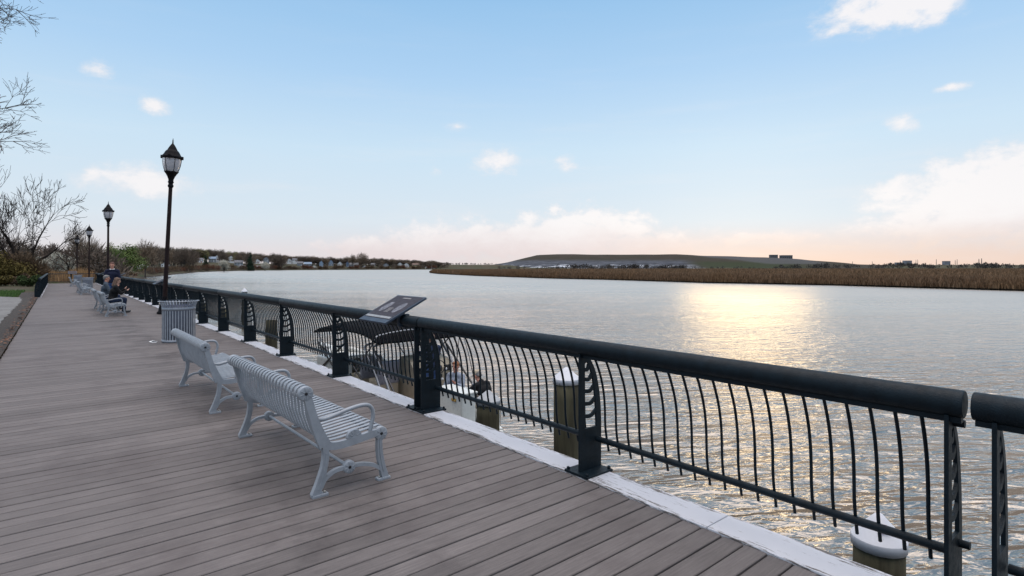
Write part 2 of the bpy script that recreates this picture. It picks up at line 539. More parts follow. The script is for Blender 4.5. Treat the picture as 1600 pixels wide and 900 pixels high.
# ------------------------------------------------------------------ boardwalk
T0, T1 = -6.0, 70.6
UL, UR = -3.95, -.045
def deck_mat():
    m, n, b = newmat('deck_board')
    co = n.new('ShaderNodeTexCoord').outputs['Object']
    g = n.new('ShaderNodeNewGeometry').outputs['Random Per Island']
    st = n.noise(n.mapping(co, (1.5, 26, 26)), 3.0, 5, .65)
    sp = n.noise(co, 90, 4, .7)
    c = n.mix(n.mapr(st, .3, .7), (.106, .093, .089), (.182, .161, .153))
    c = n.mix(n.mapr(sp, .35, .75, 0, .45), c, (.115, .098, .095))
    hsv = n.new('ShaderNodeHueSaturation'); n.put(hsv, 'Color', c); n.put(hsv, 'Value', n.mapr(g, 0, 1, .84, 1.16))
    c = hsv.outputs[0]
    # grime worn into the boards in blotches, spilt over many boards
    d1 = n.noise(n.mapping(co, (1, .8, 1)), .8, 7, .68)
    d2 = n.noise(co, 3.1, 6, .7)
    d = n.math('ADD', d1, n.math('MULTIPLY', n.math('SUBTRACT', d2, .5), .35))
    c = n.mix(n.mapr(d, .48, .70, 0, .66), c, (.085, .070, .068))
    sx = n.new('ShaderNodeSeparateXYZ'); n.put(sx, 0, co)
    # shade along the bench row, painted into the board colour with a ragged outline
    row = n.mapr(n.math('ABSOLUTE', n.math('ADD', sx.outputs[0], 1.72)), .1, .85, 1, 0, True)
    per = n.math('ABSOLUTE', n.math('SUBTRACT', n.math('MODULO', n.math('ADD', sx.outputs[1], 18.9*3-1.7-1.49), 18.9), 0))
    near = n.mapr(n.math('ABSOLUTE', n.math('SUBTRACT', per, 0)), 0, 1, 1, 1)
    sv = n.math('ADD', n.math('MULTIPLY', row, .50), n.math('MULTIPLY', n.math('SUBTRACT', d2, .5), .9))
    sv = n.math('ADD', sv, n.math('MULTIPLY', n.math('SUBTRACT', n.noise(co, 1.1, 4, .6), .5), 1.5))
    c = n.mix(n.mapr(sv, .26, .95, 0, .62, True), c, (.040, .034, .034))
    # pale scuffs and bird droppings
    q = n.noise(n.mapping(co, (1, 1.3, 1), (7, 2, 0)), 16, 3, .5)
    c = n.mix(n.mapr(q, .76, .79, 0, .6), c, (.5, .5, .5))
    n.put(b, 'Base Color', c)
    n.put(b, 'Roughness', n.mapr(st, .3, .7, .66, .82))
    b.inputs['Specular IOR Level'].default_value = .22
    n.put(b, 'Normal', n.bump(n.math('ADD', st, n.math('MULTIPLY', sp, .6)), .35, .006))
    return m
rng = random.Random(4)
mb = MB()
t = T0
while t < T1:
    wv = .1285
    h = rng.uniform(-.0015, .0015)
    a, b_ = t+.0058, t+wv+.0058
    ul = UL+rng.uniform(-.012, .006)
    e = .004
    vs = [(ul, a, h-.026), (ul, a, h-e), (ul, a+e, h), (ul, b_-e, h), (ul, b_, h-e), (ul, b_, h-.026)]
    ur = UR-.003
    vs = vs+[(ur, y, z) for (_, y, z) in vs]
    mb.add(vs, [(i, i+1, i+7, i+6) for i in range(5)]+[(0, 6, 11, 5), (5, 4, 3, 2, 1, 0), (6, 7, 8, 9, 10, 11)])
    t += .140
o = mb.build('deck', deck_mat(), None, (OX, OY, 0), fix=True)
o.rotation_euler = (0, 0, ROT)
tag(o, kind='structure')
mb = MB()
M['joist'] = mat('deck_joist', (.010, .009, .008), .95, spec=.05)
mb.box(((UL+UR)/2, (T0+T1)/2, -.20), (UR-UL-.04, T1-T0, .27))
o = mb.build('deck_joists', M['joist'], None, (OX, OY, 0)); o.rotation_euler = (0, 0, ROT); tag(o, kind='structure')

# white painted timber kerb under the railing
def kerb_mat():
    m, n, b = newmat('kerb_paint')
    co = n.new('ShaderNodeTexCoord').outputs['Object']
    g = n.new('ShaderNodeNewGeometry').outputs['Random Per Island']
    f = n.noise(n.mapping(co, (12, 1.2, 12)), 4, 8, .75)
    f2 = n.noise(n.mapping(co, (16, 2.2, 16), (3, 3, 3)), 7, 6, .7)
    k = n.noise(co, 1.1, 4, .6)
    c = n.mix(k, (.44, .44, .47), (.58, .575, .60))
    sxk = n.new('ShaderNodeSeparateXYZ'); n.put(sxk, 0, co)
    edg = n.mapr(n.math('ABSOLUTE', n.math('SUBTRACT', sxk.outputs[0], .095)), .07, .135, -.045, .10)
    thr = n.math('ADD', n.math('ADD', f, edg), n.math('MULTIPLY', n.math('SUBTRACT', k, .5), .35))
    c = n.mix(n.mapr(thr, .565, .61), c, (.11, .095, .085))
    c = n.mix(n.mapr(f2, .66, .70, 0, .8), c, (.2, .18, .17))
    n.put(b, 'Base Color', c)
    b.inputs['Roughness'].default_value = .6
    n.put(b, 'Normal', n.bump(n.math('SUBTRACT', 0, n.mapr(thr, .64, .70)), .5, .004))
    return m
mb = MB()
t = T0
rng = random.Random(9)
while t < T1:
    L = min(4.87, T1-t)
    mb.cbox((.095, t+L/2, -.045+rng.uniform(-.002, .002)), (.27, L-.006, .11), .008)
    t += 4.87
M['kerb'] = kerb_mat()
o = mb.build('kerb', M['kerb'], None, (OX, OY, 0)); o.rotation_euler = (0, 0, ROT); tag(o, kind='structure')
mb = MB()
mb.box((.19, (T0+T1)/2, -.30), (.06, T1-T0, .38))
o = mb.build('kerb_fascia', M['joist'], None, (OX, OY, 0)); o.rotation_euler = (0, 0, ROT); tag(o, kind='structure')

# path, dirt strip and lawn left of the deck
def sheet(name, pts, z, m, ov=False):
    bm = bmesh.new()
    vs = [bm.verts.new((p[0], p[1], z)) for p in pts]
    bm.faces.new(vs)
    me = bpy.data.meshes.new(name); bm.to_mesh(me); bm.free()
    return tag(link(name, me, m), kind='structure')
rng = random.Random(2)
def asphalt():
    m, n, b = newmat('path_asphalt')
    co = n.new('ShaderNodeTexCoord').outputs['Object']
    f = n.noise(co, 40, 5, .7); g = n.noise(co, .5, 6, .6)
    c = n.mix(f, (.12, .115, .108), (.22, .21, .20))
    c = n.mix(n.mapr(g, .42, .66, 0, .6), c, (.10, .09, .082))
    cr_ = n.noise(n.mapping(co, (1, 1, 1)), .9, 8, .6)
    c = n.mix(n.mapr(n.math('ABSOLUTE', n.math('SUBTRACT', cr_, .5)), 0, .012, .7, 0), c, (.03, .03, .03))
    n.put(b, 'Base Color', c); b.inputs['Roughness'].default_value = .9
    n.put(b, 'Normal', n.bump(f, .5, .006))
    return m
edge = []
t = -6.0
while t < 36.5:
    edge.append(B(-4.45+rng.uniform(-.05, .05)-(.25*max(0, (t-31)/5.5)**2), t)); t += .35
path_pts = edge+[B(-5.6, 38.2), B(-8, 39.6), B(-13, 40.4), B(-30, 42), B(-30, 30), B(-11, 27), B(-9.4, 20), B(-9, 0), B(-9, -6)]
sheet('path', [(p.x, p.y) for p in path_pts], .045, asphalt())
def mulch():
    m, n, b = newmat('mulch')
    co = n.new('ShaderNodeTexCoord').outputs['Object']
    f = n.noise(co, 22, 6, .7)
    n.put(b, 'Base Color', n.mix(n.mapr(f, .35, .7), (.018, .015, .013), (.075, .058, .046)))
    b.inputs['Roughness'].default_value = 1
    n.put(b, 'Normal', n.bump(f, 1, .03))
    return m
sheet('verge', [(p.x, p.y) for p in [B(-3.96, -6), B(-3.96, 44), B(-4.9, 44), B(-4.75, 36), B(-4.62, -6)]], .040, mulch())
mb = MB()
for i in range(700):     # dead leaves blown against the deck's edge
    t_ = rng.uniform(2, 40); u_ = UL-.02-abs(rng.gauss(0, .11))
    s = rng.uniform(.018, .05); a = rng.uniform(0, 2*PI)
    p = B(u_, t_, .045+rng.uniform(0, .03))
    x = Vector((math.cos(a), math.sin(a), rng.uniform(-.4, .4)))*s; y = Vector((-math.sin(a), math.cos(a), rng.uniform(-.4, .4)))*s*.6
    mb.add([p-x, p-y, p+x, p+y], [(0, 1, 2, 3)])
M['deadleaf'] = mat('dead_leaf', (.13, .062, .035), .9, 0, .4, 3, island=.5)
tag(mb.build('leaf_litter', M['deadleaf'], fix=False), 'brown dead leaves blown against the edge of the deck', 'leaves', kind='stuff')

# lawn: ragged grass blades on a strip beyond the path
M['grass'] = mat('grass_blade', (.055, .115, .018), .8, 0, .3, 1.2, island=.35)
mb = MB()
for i in range(26000):
    u_ = rng.uniform(-22, -4.9); t_ = rng.uniform(36, 50)
    p = B(u_, t_)
    if t_ < 39.4+(-u_-5)*.06 and u_ < -4.9: continue
    z0 = lz(p.x, p.y) if i % 5 == 0 else -.06
    h = rng.uniform(.09, .22); a = rng.uniform(0, 2*PI); w_ = rng.uniform(.012, .03)
    d = Vector((math.cos(a), math.sin(a), 0))*w_; l = Vector((rng.gauss(0, .05), rng.gauss(0, .05), h))
    p = Vector((p.x, p.y, -.08))
    mb.add([p-d, p+d, p+l], [(0, 1, 2)])
tag(mb.build('grass', M['grass'], fix=False), 'green grass lawn beyond the end of the path', 'grass', kind='stuff')

# ------------------------------------------------------------------ railing
BAY = 2.525
RAILZ, RAILR, RU = 1.008, .064, .045
BAL = smoothpath([(.045, 0, .952), (.085, 0, .88), (.135, 0, .76), (.165, 0, .64), (.178, 0, .52), (.182, 0, .40), (.195, 0, .30), (.225, 0, .17)], 3)
def post_mesh():
    mb = MB()
    outer = sp2([(.25, .0), (.252, .30), (.250, .42), (.240, .56), (.215, .70), (.175, .82), (.115, .915), (.078, .955)], 4)
    # solid with cut-outs: build as rim bars + rungs, a plate of real thickness
    y0, y1 = -.009, .009
    # foot block
    zc0 = .355
    mb.prism([(0, .02), (.25, .02), (.252, zc0), (0, zc0)], y0, y1)
    # deck-side stem
    mb.prism([(0, zc0), (.062, zc0), (.058, .86), (.05, .955), (0, .955)], y0, y1)
    # river-side rib follows the curve
    rib = [p for p in outer if p[1] >= zc0-.03]
    rib[0] = (.2525, zc0)
    inn = [(x-.056+.012*max(0, (z-.6)/.35), z) for x, z in rib]
    poly = rib+inn[::-1]
    n_ = len(rib)
    for i in range(n_-1):
        q = [inn[i], rib[i], rib[i+1], inn[i+1]]
        mb.prism(q, y0, y1)
    # curved rungs between the two
    def uin(z):
        for (x0, z0), (x1, z1) in zip(inn[:-1], inn[1:]):
            if z0 <= z <= z1: return x0+(x1-x0)*(z-z0)/(z1-z0)
        return inn[-1][0]
    for zc in (.465, .565, .665, .76, .84):
        a = (.058, zc-.012); b_ = (uin(zc+.02)+.004, zc+.022)
        mid = ((a[0]+b_[0])/2+.008, zc-.016)
        pth = sp2([a, mid, b_], 4)
        mb.bar2d(pth, .030, y0+.002, y1-.002)
    # head that closes the top
    mb.prism([(.05, .87), (.125, .90), (.078, .955), (.05, .955)], y0+.001, y1-.001)
    return mb.mesh('post')
def plate_mesh():
    mb = MB()
    mb.cbox((.11, 0, .013), (.30, .25, .022), .004)
    return mb.mesh('base_plate')
def bolts_mesh():
    mb = MB()
    mb.lathe([(.014, .0), (.014, .040), (.008, .046), (.0004, .047)], 6, (0, 0, 0), False)
    return mb.mesh('bolt')
PM, PLM, BOM = post_mesh(), plate_mesh(), bolts_mesh()
mbb = MB()
mbb.tube(BAL, .0095, 6)
BALM = mbb.mesh('baluster')
for me_ in (PM, PLM, BOM, BALM): me_.materials.append(M['rail'])

def rail_tube(t0, t1, open_end=0):
    """a handrail pipe with a small under-rib; ends slightly rounded"""
    mb = MB()
    e = .006
    pts = [(RU, t0, RAILZ), (RU, t0+.002, RAILZ), (RU, t0+e, RAILZ), (RU, t1-e, RAILZ), (RU, t1-.002, RAILZ), (RU, t1, RAILZ)]
    mb.tube(pts, [RAILR-.004, RAILR-.0015, RAILR, RAILR, RAILR-.0015, RAILR-.004], 28)
    mb.box((RU, (t0+t1)/2, RAILZ-RAILR-.010), (.045, t1-t0-.02, .026))
    return mb

def railing(label, ta, tb, posts, seams, maxbal=100, name='railing', studs=()):
    th = thing(name, B(0, 0), ROT, label, 'railing')
    for p in posts:
        po = link('post', PM, None, th, (0, p, 0))
        bp = link('base_plate', PLM, None, po)
        if p < 12:
            for bx in (-.02, .24):
                for by in (-.10, .10): link('bolt', BOM, None, bp, (bx, by, 0))
    for p, sg in studs:
        for z in (.905, .30):
            sm_ = MB(); sm_.tube([(.10 if z > .5 else .20, p, z), (.10 if z > .5 else .20, p+sg*.05, z)], .019, 12)
            link('stud', sm_.mesh('stud'), M['rail'], th)
    for a, b_ in zip(seams[:-1], seams[1:]):
        rail_tube(a+.003, b_-.003).build('handrail', M['rail'], th)
    rest = MB(); k = 0
    main = posts
    for a, b_ in zip(main[:-1], main[1:]):
        if b_-a < .5: continue
        mbb = MB()
        mbb.tube([(.19, a+.02, .255), (.19, b_-.02, .255)], .023, 10)
        mbb.build('bottom_rail', M['rail'], th)
        nb = max(1, round((b_-a)/.110)-1)
        for i in range(nb):
            tt = a+(b_-a)*(i+1)/(nb+1)
            if k < maxbal:
                link('baluster', BALM, None, th, (0, tt, 0)); k += 1
            else:
                rest.add([(v.co.x, v.co.y+tt, v.co.z) for v in BALM.vertices], [list(p_.vertices) for p_ in BALM.polygons], True)
    if rest.v:
        o = rest.build('baluster', M['rail'], th, fix=False)
        o['kind'] = 'stuff'
    return th

TJ = -2.405
railing('dark railing end at the right, past the gap in the handrail', -5.1, TJ-.02, [-5.0, TJ-.095], [-5.05, TJ-.012], 100)
railing('dark two bay railing stretch between the handrail gap and the twin post', TJ+.02, BAY, [TJ+.075, 0.0, BAY-.075], [TJ+.012, BAY-.004], 100, studs=((TJ+.075, -1),))
posts = [BAY+.075]+[BAY*k for k in range(2, 29)]
seams = [BAY+.004]+[BAY*k+.02 for k in range(3, 28, 2)]+[70.72]
railing('very long dark railing running from the twin post to the boardwalk end', BAY, 70.7, posts, seams, 100)
# end studs that tie the two rails at the gap
# railing across the end and down the left edge
def railing_line(label, P0, P1, nb, name='railing'):
    d = (P1-P0); L = d.length
    rz = math.atan2(-d.x, d.y)
    th = thing(name, P0, rz, label, 'railing')
    for i in range(nb+1):
        po = link('post', PM, None, th, (0, L*i/nb, 0)); link('base_plate', PLM, None, po)
    rail_tube(0-.1, L+.1).build('handrail', M['rail'], th)
    mbb = MB(); mbb.tube([(.19, .02, .255), (.19, L-.02, .255)], .023, 8); mbb.build('bottom_rail', M['rail'], th)
    k = int(L/.115); cnt = 0; rest = MB()
    for i in range(1, k):
        tt = L*i/k
        if cnt < 100: link('baluster', BALM, None, th, (0, tt, 0)); cnt += 1
        else: rest.add([(v.co.x, v.co.y+tt, v.co.z) for v in BALM.vertices], [list(p_.vertices) for p_ in BALM.polygons], True)
    if rest.v:
        o = rest.build('baluster', M['rail'], th, fix=False); o['kind'] = 'stuff'
    return th
# left edge railing starts beyond the path, seen end on
railing_line('dark railing along the left edge of the deck, seen end on beside the lawn', B(UL+.10, 70.4), B(UL+.10, 36.2), 14)
# timber kerb under it
mb = MB(); mb.cbox((UL+.03, 53.3, -.03), (.22, 34.5, .12), .008)
o = mb.build('side_kerb', M['kerb'], None, (OX, OY, 0)); o.rotation_euler = (0, 0, ROT); tag(o, kind='structure')
# wooden picket fence across the far end
M['fencewood'] = mat('fence_wood', (.10, .072, .048), .85, 0, .25, 4, .3, 40)
M['fencedark'] = mat('fence_rail', (.03, .03, .034), .6, 0, .3, 4)
fe = thing('end_fence', B(UL, 70.75), ROT-PI/2, 'low brown picket fence with dark top rail across the far end of the deck', 'fence')
Lf = UR-UL
mb = MB(); mb.cbox((0, Lf/2, .99), (.12, Lf, .07), .006); mb.build('top_rail', M['fencedark'], fe)
mb = MB(); mb.cbox((0, Lf/2, .16), (.05, Lf, .09), .006); mb.build('lower_rail', M['fencewood'], fe)
for i in range(3):
    mb = MB(); mb.cbox((0, .06+(Lf-.12)*i/2, .48), (.10, .10, .95), .006); mb.build('post', M['fencewood'], fe)
for i in range(26):
    y = .2+(Lf-.4)*i/25
    if abs(y-Lf/2) < .07: continue
    mb = MB(); mb.cbox((.032, y, .56), (.025, .035, .80), .004); mb.build('picket', M['fencewood'], fe)

# ------------------------------------------------------------------ info panels on the railing
def info_panel(t, label, u0=-.25, z0=.985, u1=.30, z1=1.265, wid=.72, detail=True, rest=True):
    th = thing('info_panel', B(0, t), ROT, label, 'sign', 'information panels on the railing')
    L = math.hypot(u1-u0, z1-z0)
    ang = math.atan2(z1-z0, u1-u0)
    Mr = Matrix.Rotation(-ang, 3, 'Y')
    c = Vector(((u0+u1)/2, 0, (z0+z1)/2))
    mb = MB(); mb.cbox(c, (L, wid, .028), .006, Mr); mb.build('panel_frame', M['panelframe'], th)
    def quad(name, m, x0, x1, y0, y1, h):
        q = MB(); q.box(c+Mr @ Vector(((x0+x1)/2, (y0+y1)/2, h)), (x1-x0, y1-y0, .002), Mr)
        return q.build(name, m, th)
    quad('printed_face', M['panel'], -L/2+.075, L/2-.02, -wid/2+.025, wid/2-.025, .0155)
    if detail:
        quad('photo_strip', M['panelband'], -L/2+.085, -L/2+.125, -wid/2+.04, wid/2-.04, .018)
        for y in (-.17, .17):
            q = MB()
            pts = [(.02+.115*math.cos(a), y+.075*math.sin(a)) for a in [2*PI*i/28 for i in range(28)]]
            vs = [c+Mr @ Vector((x, yy, .0185)) for x, yy in pts]+[c+Mr @ Vector((x, yy, .0165)) for x, yy in pts]
            q.add(vs, [tuple(range(28))]+[(i, (i+1) % 28, (i+1) % 28+28, i+28) for i in range(28)])
            q.build('oval_picture', M['panelpic'], th)
        q = MB()
        rr = random.Random(3)
        for i in range(7):     # title words, too small to read in the photo: short bars
            q.box(c+Mr @ Vector((L/2-.07, -.09+i*.03, .0182)), (.022, rr.uniform(.014, .024), .002), Mr)
        for i in range(5):
            yy0 = -.05+rr.uniform(-.01, .01)
            q.box(c+Mr @ Vector((-.09+i*.022, 0, .0182)), (.006, .11, .002), Mr)
        q.build('lettering', M['panelline'], th)
    mb = MB()
    for y in (-wid/3, wid/3):
        mb.tube([(RU, y, RAILZ+RAILR-.012), (RU+.005, y, z0+(z1-z0)*(RU-u0)/(u1-u0)-.012)], .02, 8)
        mb.cbox((RU, y, RAILZ-.005), (.15, .05, .15), .01)
    mb.build('bracket', M['panelframe'], th)
    return th
info_panel(3.19, 'tilted dark info panel with two pale oval pictures above the moored boat')
info_panel(22.6, 'tilted info panel beside the tall leaning lamp post, seen edge on', detail=False)
info_panel(41.0, 'tilted info panel on the railing just right of the standing man', detail=False)
info_panel(60.0, 'tilted info panel on the railing just left of the standing man', detail=False)
th = info_panel(0, 'info panel fixed on the dark top rail of the end fence', detail=False)
th.location = B(-1.9, 70.6); th.rotation_euler = (0, 0, ROT+PI/2)

# ------------------------------------------------------------------ benches
BL = 1.84
def disc_part(x, z, y, parent, r=.052, half=False):
    mb = MB()
    mb.disc_y(x, z, y-.020, y+.020, r, 24, .002)
    for k in range(8):        # raised spokes on both faces
        a = 2*PI*k/8+.2
        for sy in (-1, 1):
            mb.tube([(x+math.cos(a)*r*.28, y+sy*.0225, z+math.sin(a)*r*.28), (x+math.cos(a)*r*.86, y+sy*.0225, z+math.sin(a)*r*.86)], .0032, 5)
    d = mb.build('medallion', M['steel'], parent)
    h = MB(); h.disc_y(x, z, y-.0255, y+.0255, .0115, 10)
    return d, h
BACKP = [(.085, .372), (.045, .43), (.012, .52), (-.012, .60), (-.035, .68), (-.05, .735)]
def make_bench(label):
    th = thing('park_bench', (0, 0, 0), ROT, label, 'bench', 'grey metal park benches')
    for y in (-BL/2, BL/2):
        mb = MB()
        h = .021
        # rear leg sweeps back to the foot
        rl = sp2([(.012, .014), (.045, .10), (.075, .20), (.088, .29), (.080, .385)], 6)
        mb.bar2d(rl, [.062-.020*min(1, i/12) for i in range(len(rl))], y-h, y+h)
        mb.bar2d([(p[0], p[1]) for p in rl[3:-5]], .012, y-h-.006, y+h+.006)
        # back upright
        up = sp2([(.082, .36), (.050, .43), (.012, .53), (-.015, .62), (-.050, .745)], 6)
        mb.bar2d(up, [.085-.030*min(1, i/16) for i in range(len(up))], y-h+.001, y+h-.001)
        # seat rail
        sr = sp2([(.055, .405), (.11, .352), (.20, .340), (.33, .352), (.45, .368), (.52, .372)], 6)
        mb.bar2d(sr, .055, y-h+.002, y+h-.002)
        # front leg
        fl = sp2([(.515, .36), (.510, .27), (.520, .17), (.540, .08), (.560, .014)], 6)
        mb.bar2d(fl, [.036+.018*(i/(len(fl)-1)) for i in range(len(fl))], y-h+.001, y+h-.001)
        mb.bar2d([(p[0], p[1]) for p in fl[3:-5]], .010, y-h-.006, y+h+.006)
        # arched struts to the centre boss
        mb.bar2d(sp2([(.055, .065), (.085, .115), (.15, .155), (.235, .165)], 6), .026, y-.016, y+.016)
        mb.bar2d(sp2([(.295, .165), (.38, .155), (.47, .125), (.535, .075)], 6), .026, y-.016, y+.016)
        # toes
        mb.cbox((.045, y, .010), (.115, .055, .020), .004)
        mb.cbox((.545, y, .010), (.105, .055, .020), .004)
        fr = mb.build('end_frame', M['steel'], th)
        for (x, z, r) in ((-.058, .752, .053), (.522, .362, .052), (.265, .163, .047)):
            d, hb = disc_part(x, z, y, fr, r)
            hb.build('medallion_hole', M['black'], fr)
        # half medallion standing on the seat rail
        mb = MB()
        pts = [(.305+.058*math.cos(a), .374+.058*math.sin(a)) for a in [PI*i/14 for i in range(15)]]
        mb.prism(pts, y-.016, y+.016)
        for k in range(1, 6):
            a = PI*k/6
            for sy in (-1, 1):
                mb.tube([(.305+.018*math.cos(a), y+sy*.0175, .378+.018*math.sin(a)), (.305+.050*math.cos(a), y+sy*.0175, .378+.050*math.sin(a))], .003, 5)
        mb.build('half_medallion', M['steel'], fr)
        for x in (.082, .515):
            b2 = MB(); b2.ball((x, y+.0, .026), (.011, .011, .009), 8, 6); b2.build('bolt', M['bolt'], fr)
        mb = MB()
        arm = sp2([(.000, .555), (.040, .552), (.085, .548), (.16, .562), (.28, .590), (.37, .600), (.425, .590), (.455, .555), (.462, .50), (.450, .45), (.437, .395)], 5)
        mb.tube([(x, y, z) for x, z in arm], .0155, 10)
        mb.build('armrest', M['steel'], th)
    # flat steel slats that run up over the back roll and over the front of the seat
    seatp = sp2([(.070, .392), (.105, .378), (.16, .374), (.25, .380), (.36, .393), (.47, .405), (.52, .414)], 5)
    fr_ = [(.522+.052*math.sin(a), .362+.052*math.cos(a)) for a in [PI*i/9*.78 for i in range(1, 10)]]
    seatp = seatp+fr_
    backp = sp2([(.070, .392), (.045, .43), (.022, .49), (.000, .56), (-.004, .60), (-.012, .68), (-.006, .735)], 5)
    roll = [(-.058+.053*math.cos(a), .752+.053*math.sin(a)) for a in [PI*i/12*1.15 for i in range(0, 13)]]
    backp = backp[:-1]+roll
    ns = 25
    ms, mbk = MB(), MB()
    for i in range(ns):
        y = -BL/2+.055+(BL-.11)*i/(ns-1)
        hw = .0190
        for path, m_ in ((seatp, ms), (backp, mbk)):
            m_.bar2d(path, .006, y-hw, y+hw)
    for y0 in (-.3, .3):
        pass
    mm = [(.28, .366), (.02, .47)]
    se = ms.build('seat', M['steel'], th)
    ba = mbk.build('backrest', M['steel'], th)
    mb = MB()
    mb.tube([(.265, -BL/2, .163), (.265, BL/2, .163)], .013, 10)
    mb.build('stretcher', M['steel'], th)
    mb = MB()
    mb.tube([(-.058, -BL/2, .752), (-.058, BL/2, .752)], .022, 10)
    mb.tube([(.522, -BL/2, .362), (.522, BL/2, .362)], .022, 10)
    mb.build('support_tube', M['steel'], th)
    return th
b1 = make_bench('grey slatted bench nearest the camera, its back to us, on boards darkened for shade')
b1.location = (-2.016, 4.61, 0); b1.rotation_euler = (0, 0, ROT+R(1.3))
b2 = copy_tree(b1)
b2['label'] = 'second grey slatted bench, between the nearest bench and the slatted litter bin'
b2.location = (-3.97, 6.87, 0); b2.rotation_euler = (0, 0, ROT+R(.6))
BG = Vector((-12.13, 14.42, 0))
blabels = {(1, 0): 'grey bench on which the woman in the black coat sits', (1, 1): 'grey bench on which the man in the slate blue jacket sits',
           (2, 0): 'small distant grey bench left of the seated people, nearer of its pair', (2, 1): 'small distant grey bench left of the seated people, farther of its pair',
           (3, 0): 'tiny far grey bench close to the end fence, beside the blue grey bin', }
for (k, j), lab in blabels.items():
    o = copy_tree((b1, b2)[j])
    o['label'] = lab
    o.location = (b1, b2)[j].location+BG*k

# ------------------------------------------------------------------ litter bins
def make_can(label):
    th = thing('litter_bin', (0, 0, 0), 0, label, 'litter bin', 'slatted litter bins')
    r = .315
    mb = MB()
    ns = 36
    for i in range(ns):
        a = 2*PI*i/ns
        ca, sa = math.cos(a), math.sin(a)
        prof = [(r, .05), (r, .74), (r+.012, .80), (r+.038, .865), (r+.062, .895), (r+.07, .90)]
        hw = .0165
        tx, ty = -sa*hw, ca*hw
        vs = []
        for rr, z in prof:
            for dr in (0, .007):
                x, y = ca*(rr+dr), sa*(rr+dr)
                vs += [(x-tx, y-ty, z), (x+tx, y+ty, z)]
        fs = []
        for k in range(len(prof)-1):
            q = k*4
            fs += [(q, q+1, q+5, q+4), (q+2, q+6, q+7, q+3), (q, q+4, q+6, q+2), (q+1, q+3, q+7, q+5)]
        e = (len(prof)-1)*4
        fs += [(0, 2, 3, 1), (e, e+1, e+3, e+2)]
        mb.add(vs, fs)
    mb.build('slat_body', M['can'], th)
    mb = MB(); mb.lathe([(r-.004, .70), (r+.013, .70), (r+.013, .765), (r-.004, .765), (r-.004, .70)], 40); mb.build('band', M['can'], th)
    mb = MB(); mb.lathe([(r-.03, .004), (r+.014, .004), (r+.014, .055), (r-.03, .055)], 40); mb.build('base_ring', M['can'], th)
    mb = MB(); mb.lathe([(r+.052, .905), (r+.085, .902), (r+.085, .893), (r+.052, .893), (r+.052, .905)], 40); mb.build('rim', M['can'], th)
    mb = MB(); mb.lathe([(.001, .06), (r-.045, .06), (r-.03, .80), (r-.038, .80), (r-.05, .08), (.001, .08)], 28); mb.build('liner', M['liner'], th)
    return th
c1 = make_can('slatted grey litter bin in front of the tall leaning lamp post')
C1 = Vector((-7.42, 12.26, 0)); c1.location = C1
for k, lab in ((2, 'distant blue grey litter bin just left of the seated people'), (3, 'tiny farthest litter bin near the end fence')):
    o = copy_tree(c1); o.location = C1+BG*k; o['label'] = lab
mb = MB()
for i in range(5):
    mb.add([Vector((math.cos(a)*rr, math.sin(a)*rr*.6, .004+i*.006+.01*math.sin(a*2+i))) for a, rr in [(2*PI*k/9, .09-.012*i+.02*((k*7+i) % 3)/3) for k in range(9)]], [tuple(range(9))])
o = mb.build('paper_scrap', M['paper'], None, (-7.86, 12.05, .004), fix=False)
tag(o, 'white scrap of paper on the deck at the foot of the nearest bin', 'litter')

